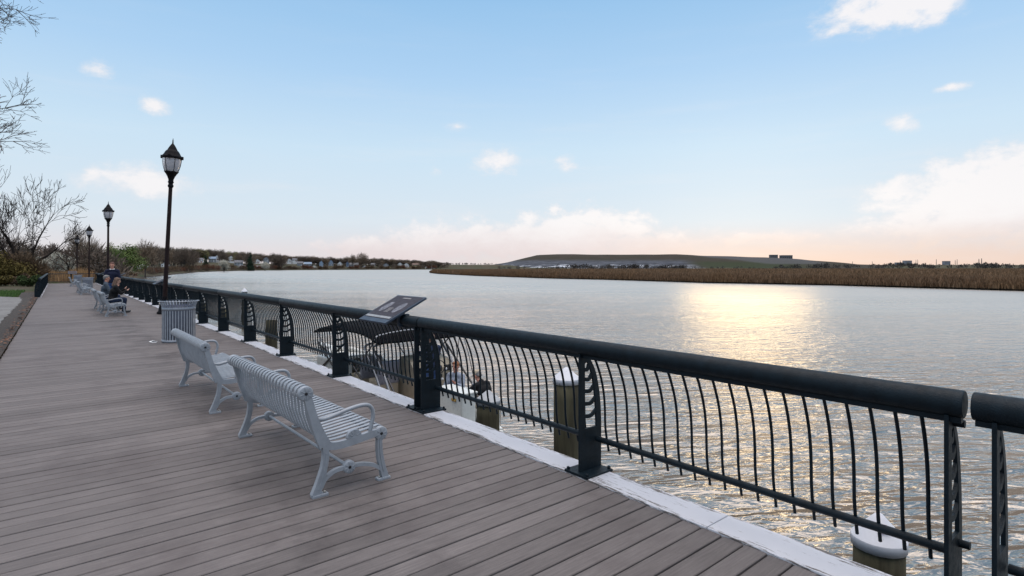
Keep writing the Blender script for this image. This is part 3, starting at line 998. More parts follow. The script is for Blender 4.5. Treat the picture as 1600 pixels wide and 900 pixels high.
# ------------------------------------------------------------------ lamp posts
def glass_mat():
    m, n, b = newmat('lamp_glass')
    co = n.new('ShaderNodeTexCoord').outputs['Object']
    wv = n.new('ShaderNodeTexWave', wave_type='RINGS', rings_direction='Z'); 
    f = n.noise(n.mapping(co, (30, 30, 1)), 2, 2)
    n.put(b, 'Base Color', n.mix(f, (.60, .57, .60), (.82, .80, .82)))
    b.inputs['Roughness'].default_value = .25
    b.inputs['Transmission Weight'].default_value = .30
    b.inputs['IOR'].default_value = 1.2
    n.put(b, 'Normal', n.bump(f, .4, .01))
    return m
M['glass'] = glass_mat()
def make_lamp(label):
    th = thing('lamp_post', (0, 0, 0), 0, label, 'lamp post', 'dark lamp posts along the boardwalk')
    mb = MB(); mb.lathe([(.24, 0), (.24, .06), (.19, .10), (.17, .30), (.12, .45), (.095, .55), (.10, .60), (.085, .62)], 24); mb.build('base', M['lamp'], th)
    mb = MB(); 
    seg = 32; prof = [(.082, .60), (.076, 2.0), (.066, 4.52)]
    vs = []; fs = []
    for r, z in prof:
        for k in range(seg):
            rr = r*(1-.07*(k % 2)); a = 2*PI*k/seg
            vs.append((rr*math.cos(a), rr*math.sin(a), z))
    for i in range(2):
        for k in range(seg): fs.append((i*seg+k, i*seg+(k+1) % seg, (i+1)*seg+(k+1) % seg, (i+1)*seg+k))
    mb.add(vs, fs); mb.build('pole', M['lamp_pole'], th)
    mb = MB(); mb.lathe([(.066, 4.46), (.095, 4.50), (.100, 4.55), (.078, 4.58), (.078, 4.62), (.105, 4.66), (.085, 4.70), (.090, 4.76), (.13, 4.86), (.185, 4.95), (.225, 5.00), (.23, 5.03), (.20, 5.04), (.01, 5.04)], 24)
    mb.build('neck', M['lamp'], th)
    mb = MB(); mb.lathe([(.205, 5.035), (.25, 5.12), (.285, 5.25), (.305, 5.38), (.312, 5.50)], 32); mb.lathe([(.195, 5.035), (.24, 5.12), (.275, 5.25), (.295, 5.38), (.302, 5.50)], 32)
    gl = mb.build('lamp_glass', M['glass'], th)
    mb = MB()
    for k in range(6):
        a = 2*PI*k/6+.35
        mb.tube([(r*math.cos(a), r*math.sin(a), z) for r, z in [(.215, 5.03), (.258, 5.12), (.293, 5.25), (.313, 5.38), (.322, 5.52)]], .010, 6)
        mb.ball((.232*math.cos(a), .232*math.sin(a), 5.035), .022, 8, 6)
    mb.build('cage', M['lamp'], th)
    mb = MB(); mb.lathe([(.06, 5.05), (.06, 5.12), (.045, 5.14), (.075, 5.25), (.06, 5.38), (.03, 5.42), (.001, 5.42)], 14); mb.build('bulb', M['paper'], th)
    mb = MB(); mb.lathe([(.30, 5.49), (.345, 5.49), (.352, 5.51), (.352, 5.57), (.335, 5.585), (.30, 5.585)], 32)
    for k in range(4):
        a = 2*PI*k/4+.3
        mb.cbox((.352*math.cos(a), .352*math.sin(a), 5.535), (.06, .10, .11), .006, Matrix.Rotation(a, 3, 'Z'))
    mb.build('ring', M['lamp'], th)
    mb = MB(); mb.lathe([(.325, 5.58), (.29, 5.63), (.255, 5.69), (.235, 5.73), (.20, 5.77), (.165, 5.80), (.15, 5.84), (.115, 5.90), (.075, 5.965), (.05, 6.0), (.001, 6.01)], 32)
    rf = mb.build('roof', M['lamp'], th)
    mb = MB(); mb.lathe([(.05, 5.99), (.035, 6.02), (.02, 6.05), (.028, 6.075), (.016, 6.10), (.024, 6.125), (.012, 6.15), (.012, 6.19), (.001, 6.22)], 12)
    mb.build('finial', M['lamp'], rf)
    return th
l1 = make_lamp('tallest looking lamp post, leaning, behind the nearest litter bin')
l1.location = (-12.30, 19.45, 0); l1.scale = (.92, .92, 1)
l1.rotation_euler = (0, R(3.0), 0)
for (x, y, lab) in ((-27.9, 38.0, 'second lamp post, rising behind the standing man'), (-44.5, 57.9, 'third lamp post, at the end of the boardwalk'), (-59.2, 74.9, 'smallest lamp post in the row, beyond the end fence')):
    o = copy_tree(l1); o.location = (x, y, 0 if y < 60 else lz(x, y)); o.rotation_euler = (0, R(.3), 0); o['label'] = lab

# ------------------------------------------------------------------ mooring piles
def pile(x, y, r, ztip, label, cap='cap', caph=None, weed=False):
    th = thing('mooring_pile', (x, y, WATER-.6), rng.uniform(0, 6), label, 'mooring pile', 'timber mooring piles')
    H = ztip-(WATER-.6)
    ch = caph if caph else r*1.15
    seg = 22
    mb = MB()
    prof = []
    zt = H-ch-(.02)
    vs = []; fs = []
    K_ = 14
    for i in range(K_+1):
        z = zt*i/K_
        for k in range(seg):
            a = 2*PI*k/seg
            rr = r*(1+.03*mnoise.noise(Vector((math.cos(a)*2+x, math.sin(a)*2+y, z*.6)))+.018*mnoise.noise(Vector((math.cos(a)*9, math.sin(a)*9, z*.8))))
            vs.append((rr*math.cos(a), rr*math.sin(a), z))
    for i in range(K_):
        for k in range(seg): fs.append((i*seg+k, i*seg+(k+1) % seg, (i+1)*seg+(k+1) % seg, (i+1)*seg+k))
    fs.append(tuple(K_*seg+k for k in range(seg)))
    mb.add(vs, fs, True)
    mb.build('timber', M['pile'], th)
    if cap:
        mb = MB()
        mb.lathe([(r*1.02, H-ch-.062), (r*1.08, H-ch-.062), (r*1.10, H-ch-.008), (r*1.085, H-ch)], 28)
        mb.lathe([(r*1.085, H-ch), (r*1.02, H-ch*.93), (r*.30, H-ch*.22), (r*.17, H-ch*.08), (r*.07, H-.003), (.001, H)], 28)
        mb.build('cap', M[cap], th)
    return th
rng = random.Random(5)
pA = pile(2.345, 3.52, .142, .075, 'thick pile with white cone cap marked in red, at the lower right below the railing', caph=.155)
mb = MB()
rr_ = random.Random(8)
Hh = .075-(WATER-.6)
for i in range(9):      # faint red print on the cone
    a = -2.05+i*.055-pA.rotation_euler.z
    for j in range(3):
        f = .47+.085*j+rr_.uniform(-.02, .02)
        r_ = .142*(1.11-(1.11-.62)*min(1, f/.62)) if f < .62 else .142*(.62-(f-.62)/.36*.46)
        z_ = Hh-.155+.155*f
        p = Vector((math.cos(a)*r_, math.sin(a)*r_, z_+.003))*1
        mb.box(p, (.006, rr_.uniform(.004, .008), rr_.uniform(.010, .016)), Matrix.Rotation(a, 3, 'Z') @ Matrix.Rotation(-.9, 3, 'Y'))
mb.build('red_print', M['red'], pA)
pile(.648, 6.56, .150, .455, 'upright pile with white cone cap just left of the railing post nearest the camera', caph=.13)
pile(-.33, 7.6, .160, -.05, 'short pile with grey cap beside the boat stern', 'capgrey', caph=.13)
p_ = B(1.2, 7.4); pile(p_.x, p_.y, .15, -.27, 'low greenish pile at the foot of a railing post, by the bow', None)
p_ = B(1.2, 12.27); pile(p_.x, p_.y, .15, .44, 'dark pile without cap behind the railing, nearest of three behind the bench row', None)
p_ = B(1.2, 17.7); pile(p_.x, p_.y, .15, .44, 'dark pile behind the railing, middle of three right of the litter bin', None)
p_ = B(1.2, 21.3); pile(p_.x, p_.y, .15, .44, 'dark pile close behind the litter bin, beyond the railing', None)
pile(ray(382, 36), 36, .17, .30, 'distant pile whose white cap peeks above the handrail', caph=.22)
#@@PART2

# ------------------------------------------------------------------ marsh and far hill
MARSH = [(130, 30), (85, 91.6), (70, 121), (49, 141), (29, 178), (12, 199), (-18, 260), (-46, 340), (-60, 400), (-63, 425), (-58, 450), (-40, 530), (0, 660), (60, 800), (500, 1000), (1500, 1050), (1500, 30)]
bm = bmesh.new()
top = [bm.verts.new((x, y, WATER+.35)) for x, y in MARSH]
bm.faces.new(top)
nM = len(MARSH)
lowv = []
for i, (x, y) in enumerate(MARSH):
    a = Vector(MARSH[i-1]); b_ = Vector(MARSH[(i+1) % nM])
    t_ = (b_-a).normalized(); nn = Vector((-t_.y, t_.x))
    lowv.append(bm.verts.new((x-abs(nn.x)*0-nn.x*-1.2*-1, y-nn.y*1.2, WATER-.3)))
for i in range(nM):
    j = (i+1) % nM
    bm.faces.new((top[i], top[j], lowv[j], lowv[i]))
me = bpy.data.meshes.new('marsh_ground'); bm.to_mesh(me); bm.free()
M['mud'] = mat('marsh_mud', (.035, .027, .018), .9, 0, .4, .8, .3, 6)
tag(link('marsh_ground', me, M['mud']), kind='structure')

def inside(poly, x, y):
    c = np.zeros(x.shape, bool)
    n_ = len(poly)
    for i in range(n_):
        x0, y0 = poly[i]; x1, y1 = poly[(i+1) % n_]
        cond = ((y0 > y) != (y1 > y))
        xi = (x1-x0)*(y-y0)/((y1-y0) if y1 != y0 else 1e-9)+x0
        c ^= cond & (x < xi)
    return c
def blades(name, x, y, z, h, wd, m, lean=.18, seed=1):
    """many upright blades as one mesh: a bent two-segment blade per point"""
    r = np.random.default_rng(seed)
    n_ = len(x)
    a = r.uniform(0, 2*np.pi, n_)
    dx, dy = np.cos(a)*wd, np.sin(a)*wd
    lx = r.normal(0, lean, n_)*h; ly = r.normal(0, lean, n_)*h
    p = np.empty((n_, 5, 3))
    p[:, 0] = np.column_stack([x-dx, y-dy, z]); p[:, 1] = np.column_stack([x+dx, y+dy, z])
    p[:, 2] = np.column_stack([x+dx*.8+lx*.4, y+dy*.8+ly*.4, z+h*.6]); p[:, 3] = np.column_stack([x-dx*.8+lx*.4, y-dy*.8+ly*.4, z+h*.6])
    p[:, 4] = np.column_stack([x+lx, y+ly, z+h])
    me = bpy.data.meshes.new(name)
    me.vertices.add(n_*5); me.vertices.foreach_set('co', p.ravel())
    base = np.arange(n_)*5
    loops = np.column_stack([base, base+1, base+2, base+3, base+3, base+2, base+4]).ravel()
    starts = np.column_stack([np.arange(n_)*7, np.arange(n_)*7+4]).ravel()
    me.loops.add(n_*7); me.loops.foreach_set('vertex_index', loops.astype(np.int32))
    me.polygons.add(n_*2); me.polygons.foreach_set('loop_start', starts.astype(np.int32))
    me.update(calc_edges=True); me.validate()
    return link(name, me, m)
def reed_mat():
    m, n, b = newmat('reed_straw')
    co = n.new('ShaderNodeTexCoord').outputs['Object']
    g = n.new('ShaderNodeNewGeometry').outputs['Random Per Island']
    f = n.noise(n.mapping(co, (1, .5, .01)), .07, 5, .6)
    c = n.mix(g, (.150, .090, .052), (.236, .148, .090))
    c = n.mix(n.mapr(f, .42, .62, 0, .55), c, (.20, .115, .055))
    n.put(b, 'Base Color', c); b.inputs['Roughness'].default_value = .9; b.inputs['Specular IOR Level'].default_value = .1
    return m
M['reed'] = reed_mat()
r = np.random.default_rng(3)
xs, ys, hs, ws = [], [], [], []
front = MARSH[:11]
for (ax, ay), (bx, by) in zip(front[:-1], front[1:]):
    L = math.hypot(bx-ax, by-ay)
    k = int(L*210)
    t_ = r.uniform(0, 1, k); d_ = r.uniform(0, 1, k)**1.6*26
    nx_, ny_ = (by-ay)/L, -(bx-ax)/L
    # inland is on the right-hand side when walking from right to left along the front
    X = ax+(bx-ax)*t_+nx_*d_; Y = ay+(by-ay)*t_+ny_*d_
    ok = inside(MARSH, X, Y)
    xs.append(X[ok]); ys.append(Y[ok])
    dd = d_[ok]
    hs.append(r.uniform(1.9, 2.4, ok.sum())*np.clip(.45+dd*.22, .45, 1)); ws.append(r.uniform(.035, .09, ok.sum())*(1+np.hypot(X[ok], Y[ok])/220))
X = r.uniform(-70, 900, 90000); Y = 80+r.uniform(0, 1, 90000)**1.5*900
ok = inside(MARSH, X, Y) & (X < Y*1.15+30)
xs.append(X[ok]); ys.append(Y[ok]); hs.append(r.uniform(2.15, 2.4, ok.sum())); ws.append(np.hypot(X[ok], Y[ok])*.0012+.05)
xs, ys, hs, ws = map(np.concatenate, (xs, ys, hs, ws))
gap = np.array([mnoise.noise(Vector((a*.16, b_*.16, 0))) for a, b_ in zip(xs, ys)])
hs = hs*(1+.13*gap)
o = blades('reeds', xs, ys, np.full(len(xs), WATER+.3), hs, ws, M['reed'], .16)
tag(o, 'brown reed marsh on the far side of the river', 'reeds', kind='stuff')

# landfill hill
def prof(px):
    return np.interp(px, [690, 755, 790, 840, 870, 960, 1060, 1110, 1200, 1245, 1330, 1430, 1520], [419, 416, 410.5, 398.6, 397.2, 398, 397, 399.3, 402.4, 405, 412.2, 417, 420])
hx = np.arange(-190, 1180, 10.0); hy = np.concatenate([np.arange(1120, 1480, 8.0), np.arange(1480, 1900, 60.0)])
HX, HY = np.meshgrid(hx, hy)
pxs = 800+HX/1330*860
ztop = 1.64+(418-prof(pxs))/860*1330
ramp_ = sst(1165, 1345, HY+14*np.sin(HX*.011)+6*np.sin(HX*.05))
terr = .05*np.sin(HY*.11)*1.4
HZ = WATER+.2+(ztop-WATER)*ramp_+terr*ramp_
HZ += np.array([mnoise.noise(Vector((a*.02, b_*.02, 0))) for a, b_ in zip(HX.ravel(), HY.ravel())]).reshape(HX.shape)*.9*ramp_
nx, ny = len(hx), len(hy)
me = bpy.data.meshes.new('hill')
me.from_pydata(np.column_stack([HX.ravel(), HY.ravel(), HZ.ravel()]).tolist(), [], [(j*nx+i, j*nx+i+1, (j+1)*nx+i+1, (j+1)*nx+i) for j in range(ny-1) for i in range(nx-1)])
me.polygons.foreach_set('use_smooth', [True]*len(me.polygons))
def hill_mat():
    m, n, b = newmat('hill_cover')
    co = n.new('ShaderNodeTexCoord').outputs['Object']
    s = n.new('ShaderNodeSeparateXYZ'); n.put(s, 0, co)
    X, Y, Z = s.outputs
    f = n.noise(n.mapping(co, (.4, 1, 1)), .03, 6, .65); g = n.noise(n.mapping(co, (.3, 1, 1)), .12, 5, .7); k = n.noise(n.mapping(co, (.15, .4, 2)), .25, 4, .7)
    c = n.mix(n.mapr(f, .35, .65), (.050, .041, .032), (.042, .039, .028))
    c = n.mix(n.mapr(g, .5, .75, 0, .5), c, (.070, .060, .050))
    # grey liner sheets on the lower left flank, striped by their seams
    wob = n.math('MULTIPLY', n.math('SUBTRACT', f, .5), 60)
    xl = n.math('ADD', X, wob)
    reg = n.math('MULTIPLY', n.mapr(xl, -45, -20), n.mapr(xl, 385, 425, 1, 0))
    reg = n.math('MULTIPLY', reg, n.mapr(n.math('ADD', Z, n.math('MULTIPLY', wob, .08)), 15, 21, 1, 0))
    sheetc = n.mix(n.mapr(k, .35, .65), (.040, .044, .054), (.110, .118, .138))
    c = n.mix(n.math('MULTIPLY', reg, .85), c, sheetc)
    wht = n.math('MULTIPLY', n.mapr(n.noise(n.mapping(co, (.25, 1.4, 2)), .09, 4, .6), .55, .59), n.mapr(Z, 6, 9, 1, 0))
    wht = n.math('MULTIPLY', wht, reg)
    c = n.mix(wht, c, (.60, .62, .66))
    # grass on the lower middle, bare grey face to its right
    gr = n.math('MULTIPLY', n.mapr(xl, 400, 440), n.mapr(xl, 600, 700, 1, 0))
    gr = n.math('MULTIPLY', gr, n.mapr(Z, 12, 18, 1, 0))
    c = n.mix(n.math('MULTIPLY', gr, .6), c, (.032, .046, .020))
    br = n.math('MULTIPLY', n.mapr(n.math('ADD', xl, n.math('MULTIPLY', Z, 6)), 620, 650), n.mapr(xl, 690, 740, 1, 0))
    br = n.math('MULTIPLY', br, n.mapr(Z, 8, 11))
    c = n.mix(n.math('MULTIPLY', br, .7), c, (.085, .085, .088))
    n.put(b, 'Base Color', c); b.inputs['Roughness'].default_value = 1; b.inputs['Specular IOR Level'].default_value = .1
    return m
tag(link('hill', me, hill_mat()), kind='structure')
def hill_h(x, y):
    j = int(np.argmin(abs(hy-y))); i = int(np.argmin(abs(hx-x)))
    return float(HZ[j, i])

# ------------------------------------------------------------------ plants
M['bark'] = mat('bark', (.026, .021, .019), .95, 0, .35, 6, .5, 20, .1)
M['bark2'] = mat('bark_grey', (.075, .062, .055), .95, 0, .35, 3, .3, 10, .1)
M['twig'] = mat('twig', (.085, .062, .052), .95, 0, .3, 2, 0, 1, .1)
M['twigfar'] = mat('twig_far', (.125, .098, .078), .95, 0, .3, .3, 0, 1, .05, island=.35)
M['twigpale'] = mat('twig_pale', (.19, .145, .105), .95, 0, .3, .3, 0, 1, .05, island=.35)
M['leaf'] = mat('leaf_green', (.098, .135, .040), .8, 0, .3, .5, 0, 1, .2, island=.45)
M['leafy'] = mat('leaf_spring', (.17, .165, .065), .8, 0, .3, .5, 0, 1, .2, island=.4)
M['evergreen'] = mat('needle_dark', (.020, .036, .020), .8, 0, .3, .5, 0, 1, .2, island=.4)
M['blossom'] = mat('blossom_white', (.46, .44, .37), .8, 0, .2, .5, 0, 1, .2, island=.35)
M['redbush'] = mat('bush_russet', (.14, .070, .045), .9, 0, .3, .6, 0, 1, .1, island=.4)
M['olive'] = mat('bush_olive', (.105, .082, .028), .9, 0, .3, .6, 0, 1, .1, island=.4)
M['thicket'] = mat('bush_brown', (.12, .082, .052), .9, 0, .3, .6, 0, 1, .1, island=.4)
M['hedge'] = mat('hedge_dark', (.038, .055, .020), .9, 0, .3, .6, 0, 1, .1, island=.4)
M['straw'] = mat('straw_grass', (.34, .20, .095), .9, 0, .3, .8, 0, 1, .1, island=.3)

def perp(d, rr):
    v = Vector((rr.gauss(0, 1), rr.gauss(0, 1), rr.gauss(0, 1)))
    v = v-d*v.dot(d)
    return v.normalized() if v.length > 1e-6 else d.orthogonal().normalized()
def grow(rr, mbs, p, d, L, r, lev, maxlev, rmin, up=.12, kids=(3, 4), spread=(.45, .85), wob=.13, shrink=(.55, .78)):
    """recursive limb: bent tapering tube, side shoots along it and a fork at its end"""
    nseg = 4 if lev < 3 else 3
    pts = [p.copy()]; rs = [r]
    dd = d.copy()
    for i in range(nseg):
        dd = (dd+perp(dd, rr)*wob*rr.uniform(.3, 1.3)+Vector((0, 0, up))).normalized()
        pts.append(pts[-1]+dd*L/nseg)
        rs.append(max(rmin, r*(1-.45*(i+1)/nseg)))
    mb = mbs[0] if lev <= mbs[2] else mbs[1]
    mb.tube(pts, rs, 9 if lev == 0 else (6 if lev < 2 else (4 if lev < 4 else 3)), caps=False)
    if lev >= maxlev: return
    k = rr.randint(*kids)
    for i in range(k):
        if i == 0: f = 1.0
        else: f = rr.uniform(.35, 1.0)
        j = f*nseg; a = min(int(j), nseg-1); q = pts[a].lerp(pts[a+1], j-a)
        ang = rr.uniform(*spread)*(.55 if i == 0 else 1)
        nd = (dd*math.cos(ang)+perp(dd, rr)*math.sin(ang)).normalized()
        grow(rr, mbs, q, nd, L*rr.uniform(*shrink), max(rmin, rs[a]*(.72 if i == 0 else rr.uniform(.4, .6))), lev+1, maxlev, rmin, up, kids, spread, wob, shrink)

def plant(name, label, cat, loc, trunk, crown, mt, mc, group=None, rotz=0, cname='crown'):
    th = thing(name, loc, rotz, label, cat, group)
    if trunk is not None and trunk.v: trunk.build('trunk', mt, th, fix=False)
    crown.build(cname, mc, th, fix=False)
    return th

# big bare tree beyond the end of the deck
rr = random.Random(12)
tr, crn = MB(), MB()
for (ax, ay, L, r_) in ((-.42, .1, 3.0, .20), (-.10, -.2, 3.3, .22), (.20, .15, 3.2, .20), (.52, 0, 3.0, .19), (-.75, .2, 2.6, .16)):
    grow(rr, (tr, crn, 2), Vector((ax*.45, ay*.5, -.2)), Vector((ax, ay, 1)).normalized(), L*1.02, r_*1.15, 0, 6, .018, .045, (2, 3), (.32, .88), .21, (.62, .86))
plant('bare_tree', 'big dark leafless tree with several stems behind the end fence at the left', 'tree', (-61.6, 69, -.1), tr, crn, M['bark'], M['bark']).scale = (.97, 1.0, 1.36)
tr, crn = MB(), MB()
rr = random.Random(33)
grow(rr, (tr, crn, 2), Vector((0, 0, -.2)), Vector((.1, 0, 1)).normalized(), 2.6, .15, 0, 5, .02, .03, (3, 4), (.5, 1.0), .2)
plant('bare_tree', 'small leafless tree behind the fence, between the big bare tree and the lamp posts', 'tree', (-69, 86, 0), tr, crn, M['bark'], M['twig'])
tr, crn = MB(), MB()
rr = random.Random(5)
for a in (-.5, .0, .45):
    grow(rr, (tr, crn, 2), Vector((a*.5, 0, -.2)), Vector((a, .1, 1)).normalized(), 3.2, .17, 0, 5, .02, .06, (3, 4), (.35, .8), .15)
plant('bare_tree', 'leafless tree cut by the left edge of the photo, behind the big bare tree', 'tree', (-74, 76, 0), tr, crn, M['bark'], M['twig'])

# overhanging branches: a tree whose trunk stands just outside the frame
tr, crn = MB(), MB()
rr = random.Random(21)
trunk_pts = [(0, 0, -.2), (.05, 0, 2.5), (-.05, .1, 5), (.1, .1, 7.5), (.1, 0, 10)]
tr.tube(trunk_pts, [.26, .22, .18, .13, .07], 10, caps=False)
for (z, az_, el_, L) in ((3.95, -2, -3, 7.7), (4.2, -8, -2, 7.5), (4.5, 4, 1, 7.7), (4.85, -14, 2, 7.5), (5.15, 8, 2, 7.3), (5.4, 0, 0, 7.1), (7.35, -6, 3, 7.6), (7.6, 2, 3, 7.9), (7.9, -12, 4, 7.7), (8.1, 9, 4, 7.8), (8.35, 0, 5, 7.5), (8.7, -8, 6, 7.2), (6.2, 140, 20, 4), (5.2, 200, 20, 4), (7.6, 170, 25, 4), (4.6, 100, 15, 4), (6.8, 250, 20, 4), (8.6, 60, 30, 3)):
    d = Vector((math.cos(R(az_))*math.cos(R(el_)), math.sin(R(az_))*math.cos(R(el_)), math.sin(R(el_))))
    p = Vector((.05, .05, z)); pts = [p.copy()]; rs = [.05]
    ns = 12
    dd = d.copy()
    for i in range(ns):
        dd = (dd+perp(dd, rr)*.07+Vector((0, 0, .012*(1 if i > 6 else -.6)))).normalized()
        p = p+dd*L*.62/ns; pts.append(p.copy()); rs.append(max(.0065, .05*(1-(i+1)/ns*.9)))
        if i > 1 and L > 5:
            for s_ in range(2 if i % 2 else 3):
                nd = (dd*math.cos(.7)+perp(dd, rr)*math.sin(.7)*Vector((1, 1, .7)).length*.6+Vector((0, 0, .05))).normalized()
                grow(rr, (tr, crn, -1), p, nd, rr.uniform(.34, .75)*(1-.35*i/ns), .009, 3, 5, .0042, .03, (3, 4), (.4, .8), .14, (.5, .75))
    tr.tube(pts, rs, 5, caps=False)
for v in list(crn.v)[::37]:       # swelling buds on the shoots
    crn.ball(v, (.010, .010, .014), 4, 3)
plant('bare_tree', 'bare budding branches of a tree reaching in at the top left over the deck edge', 'tree', (-17.2, 13.2, 0), tr, crn, M['bark'], M['twig'])

def clump_crown(rr, nleaf, lobes, size, thin=False, flat=1.0):
    """leaf-sized faces (or twig slivers) spread through several lobes"""
    mb = MB()
    tot = sum(l[3]**2 for l in lobes)
    for (cx, cy, cz, lr) in lobes:
        for i in range(int(nleaf*lr*lr/tot)):
            d = Vector((rr.gauss(0, 1), rr.gauss(0, 1), rr.gauss(0, 1))).normalized()
            q = rr.random()**.45*lr*(1+.22*mnoise.noise(d*2.3+Vector((cx, cy, cz))))
            p = Vector((cx, cy, cz))+Vector((d.x*q, d.y*q, d.z*q*flat))
            if thin:
                o_ = (d+Vector((0, 0, .9))+Vector((rr.gauss(0, .5), rr.gauss(0, .5), rr.gauss(0, .4)))).normalized()
                L = size*rr.uniform(.7, 1.8); w_ = perp(o_, rr)*size*rr.uniform(.035, .075)
                mb.add([p-w_, p+w_, p+o_*L], [(0, 1, 2)])
                o2 = (o_+perp(o_, rr)*.7).normalized()
                mb.add([p+o_*L*.4-w_*.7, p+o_*L*.4+w_*.7, p+o_*L*.4+o2*L*.6], [(0, 1, 2)])
            else:
                a = perp(d, rr)*size*rr.uniform(.6, 1.2); b_ = perp(a.normalized(), rr)*size*rr.uniform(.4, .9)
                mb.add([p-a, p-b_, p+a, p+b_], [(0, 1, 2, 3)])
    return mb
def trunk_limbs(rr, H, lobes, r=.22):
    mb = MB()
    mb.tube([(0, 0, -.6), (0, 0, H*.2), (.1, .05, H*.42)], [r*1.25, r, r*.75], 7, caps=False)
    for (cx, cy, cz, lr) in lobes:
        mb.tube([(0, 0, H*.22), (cx*.4, cy*.4, (H*.25+cz)*.5), (cx, cy, cz), (cx*1.2, cy*1.2, cz+lr*.6)], [r*.55, r*.4, r*.2, r*.06], 5, caps=False)
    return mb
def lobes_for(rr, H, W, k=6, low=.45):
    out = []
    for i in range(k):
        a = 2*PI*i/k+rr.uniform(-.4, .4); q = rr.uniform(.25, .62)*W/2
        out.append((math.cos(a)*q, math.sin(a)*q, H*rr.uniform(low, .74), W*rr.uniform(.20, .30)))
    out.append((0, 0, H*.8, W*.24))
    return out
# templates for the wooded bank, all 10 m tall
TPL = {}
def template(kind, seed):
    rr = random.Random(seed)
    H = 10.0
    if kind in ('bare', 'pale'):
        lb = lobes_for(rr, H, 8.5, 7, .42)
        tr = trunk_limbs(rr, H, lb, .2)
        cr_ = clump_crown(rr, 1500, lb, .95, True)
        return tr, cr_, M['bark2'], M['twigfar' if kind == 'bare' else 'twigpale']
    if kind in ('leaf', 'spring', 'blossom'):
        lb = lobes_for(rr, H, 8.0, 9, .35)
        tr = trunk_limbs(rr, H, lb, .2)
        cr_ = clump_crown(rr, 5200, lb, .17)
        return tr, cr_, M['bark2'], M[{'leaf': 'leaf', 'spring': 'leafy', 'blossom': 'blossom'}[kind]]
    if kind == 'ever':
        tr = MB(); tr.tube([(0, 0, -.6), (0, 0, 9)], [.2, .05], 6, caps=False)
        lb = [(rr.uniform(-.5, .5), rr.uniform(-.5, .5), 1.5+i*1.0, 2.6*(1-i/9.5)+.35) for i in range(9)]
        cr_ = clump_crown(rr, 2600, lb, .28, False, .6)
        return tr, cr_, M['bark2'], M['evergreen']
proto = {}
def tree_copy(kind, var, loc, H, W, label, group=None, name=None):
    key = (kind, var)
    if key not in proto:
        tr, cr_, mt, mc = template(kind, 100+var*7+len(kind))
        proto[key] = (tr.mesh('trunk'), cr_.mesh('crown'), mt, mc)
    tm, cm_, mt, mc = proto[key]
    th = thing(name or {'bare': 'bare_tree', 'pale': 'bare_tree', 'leaf': 'leafy_tree', 'spring': 'budding_tree', 'blossom': 'blossom_tree', 'ever': 'evergreen_tree'}[kind], loc, trr.uniform(0, 6.28), label, 'tree', group)
    th.scale = (W/8.0, W/8.0, H/9.8)
    link('trunk', tm, mt, th); link('crown', cm_, mc, th)
    return th
trr = random.Random(7)
def tree_px(kind, px, ytop, Y, Wpx, label, group=None, var=None, name=None):
    x = ray(px, Y); z = lz(x, Y)
    H = CAMZ+(418-ytop)/FPX*Y-z
    return tree_copy(kind, trr.randint(0, 3) if var is None else var, (x, Y, z-.1), H, Wpx/FPX*Y, label, group, name)

# ---- distinct trees of the near left bank
tree_px('leaf', 199, 379, 165, 60, 'bright green leafy tree just right of the second lamp post', var=0)
tree_px('leaf', 181, 388, 150, 30, 'green leafy tree directly behind the second lamp post', var=1)
tree_px('spring', 172, 378, 175, 26, 'tall yellow green budding tree left of the bright green tree', var=0)
tree_px('pale', 227, 377.5, 215, 38, 'rounded pale tan leafless tree above the others, right of the bright green tree', var=1)
tree_px('pale', 121, 362, 112, 34, 'pale budding tree behind the smallest lamp post', var=2)
tree_px('pale', 143, 372, 120, 28, 'pale tan leafless tree behind the third lamp post', var=3)
tree_px('blossom', 88, 392, 100, 34, 'white flowering tree behind the end fence, low beside the big bare tree', var=0)
tree_px('blossom', 106, 398, 104, 26, 'white flowering tree right behind the smallest lamp post', var=1)
tree_px('blossom', 62, 400, 100, 24, 'white flowering tree seen through the stems of the big bare tree', var=2)
tree_px('blossom', 350, 405, 470, 20, 'white blossoming tree at the water edge across the bay', var=1)
tree_px('blossom', 414, 408, 640, 16, 'small white blossoming tree among the far houses', var=2)
tree_px('ever', 391, 395, 640, 17, 'dark evergreen tree standing among the far houses', var=0)
tree_px('ever', 321, 399, 520, 15, 'dark evergreen tree behind the white gabled house across the bay', var=1)
tree_px('pale', 566, 395.5, 1000, 20, 'tall rounded bare tree rising highest on the far shore', var=2)
tree_px('pale', 551, 398.5, 1000, 14, 'tall bare tree left of the highest one on the far shore', var=1)
tree_px('ever', 204, 404, 150, 26, 'dark green low tree left of the white bungalow on the bank', var=1) if False else None
tree_px('bare', 30, 372, 120, 60, 'brown leafless tree far behind the big bare tree, by the left edge', var=0)
tree_px('bare', 75, 384, 125, 50, 'brown leafless tree behind the white flowering trees', var=1)
tree_px('bare', 150, 388, 150, 44, 'brown leafless tree behind the shed, between two lamp posts', var=2)

def shore_Y(px):
    Ys = np.linspace(100, 1500, 561)
    d = shore_dist((px-800)/FPX*Ys, Ys)
    k = np.where(d > 0)[0]
    return float(Ys[k[0]]) if len(k) else 1400.
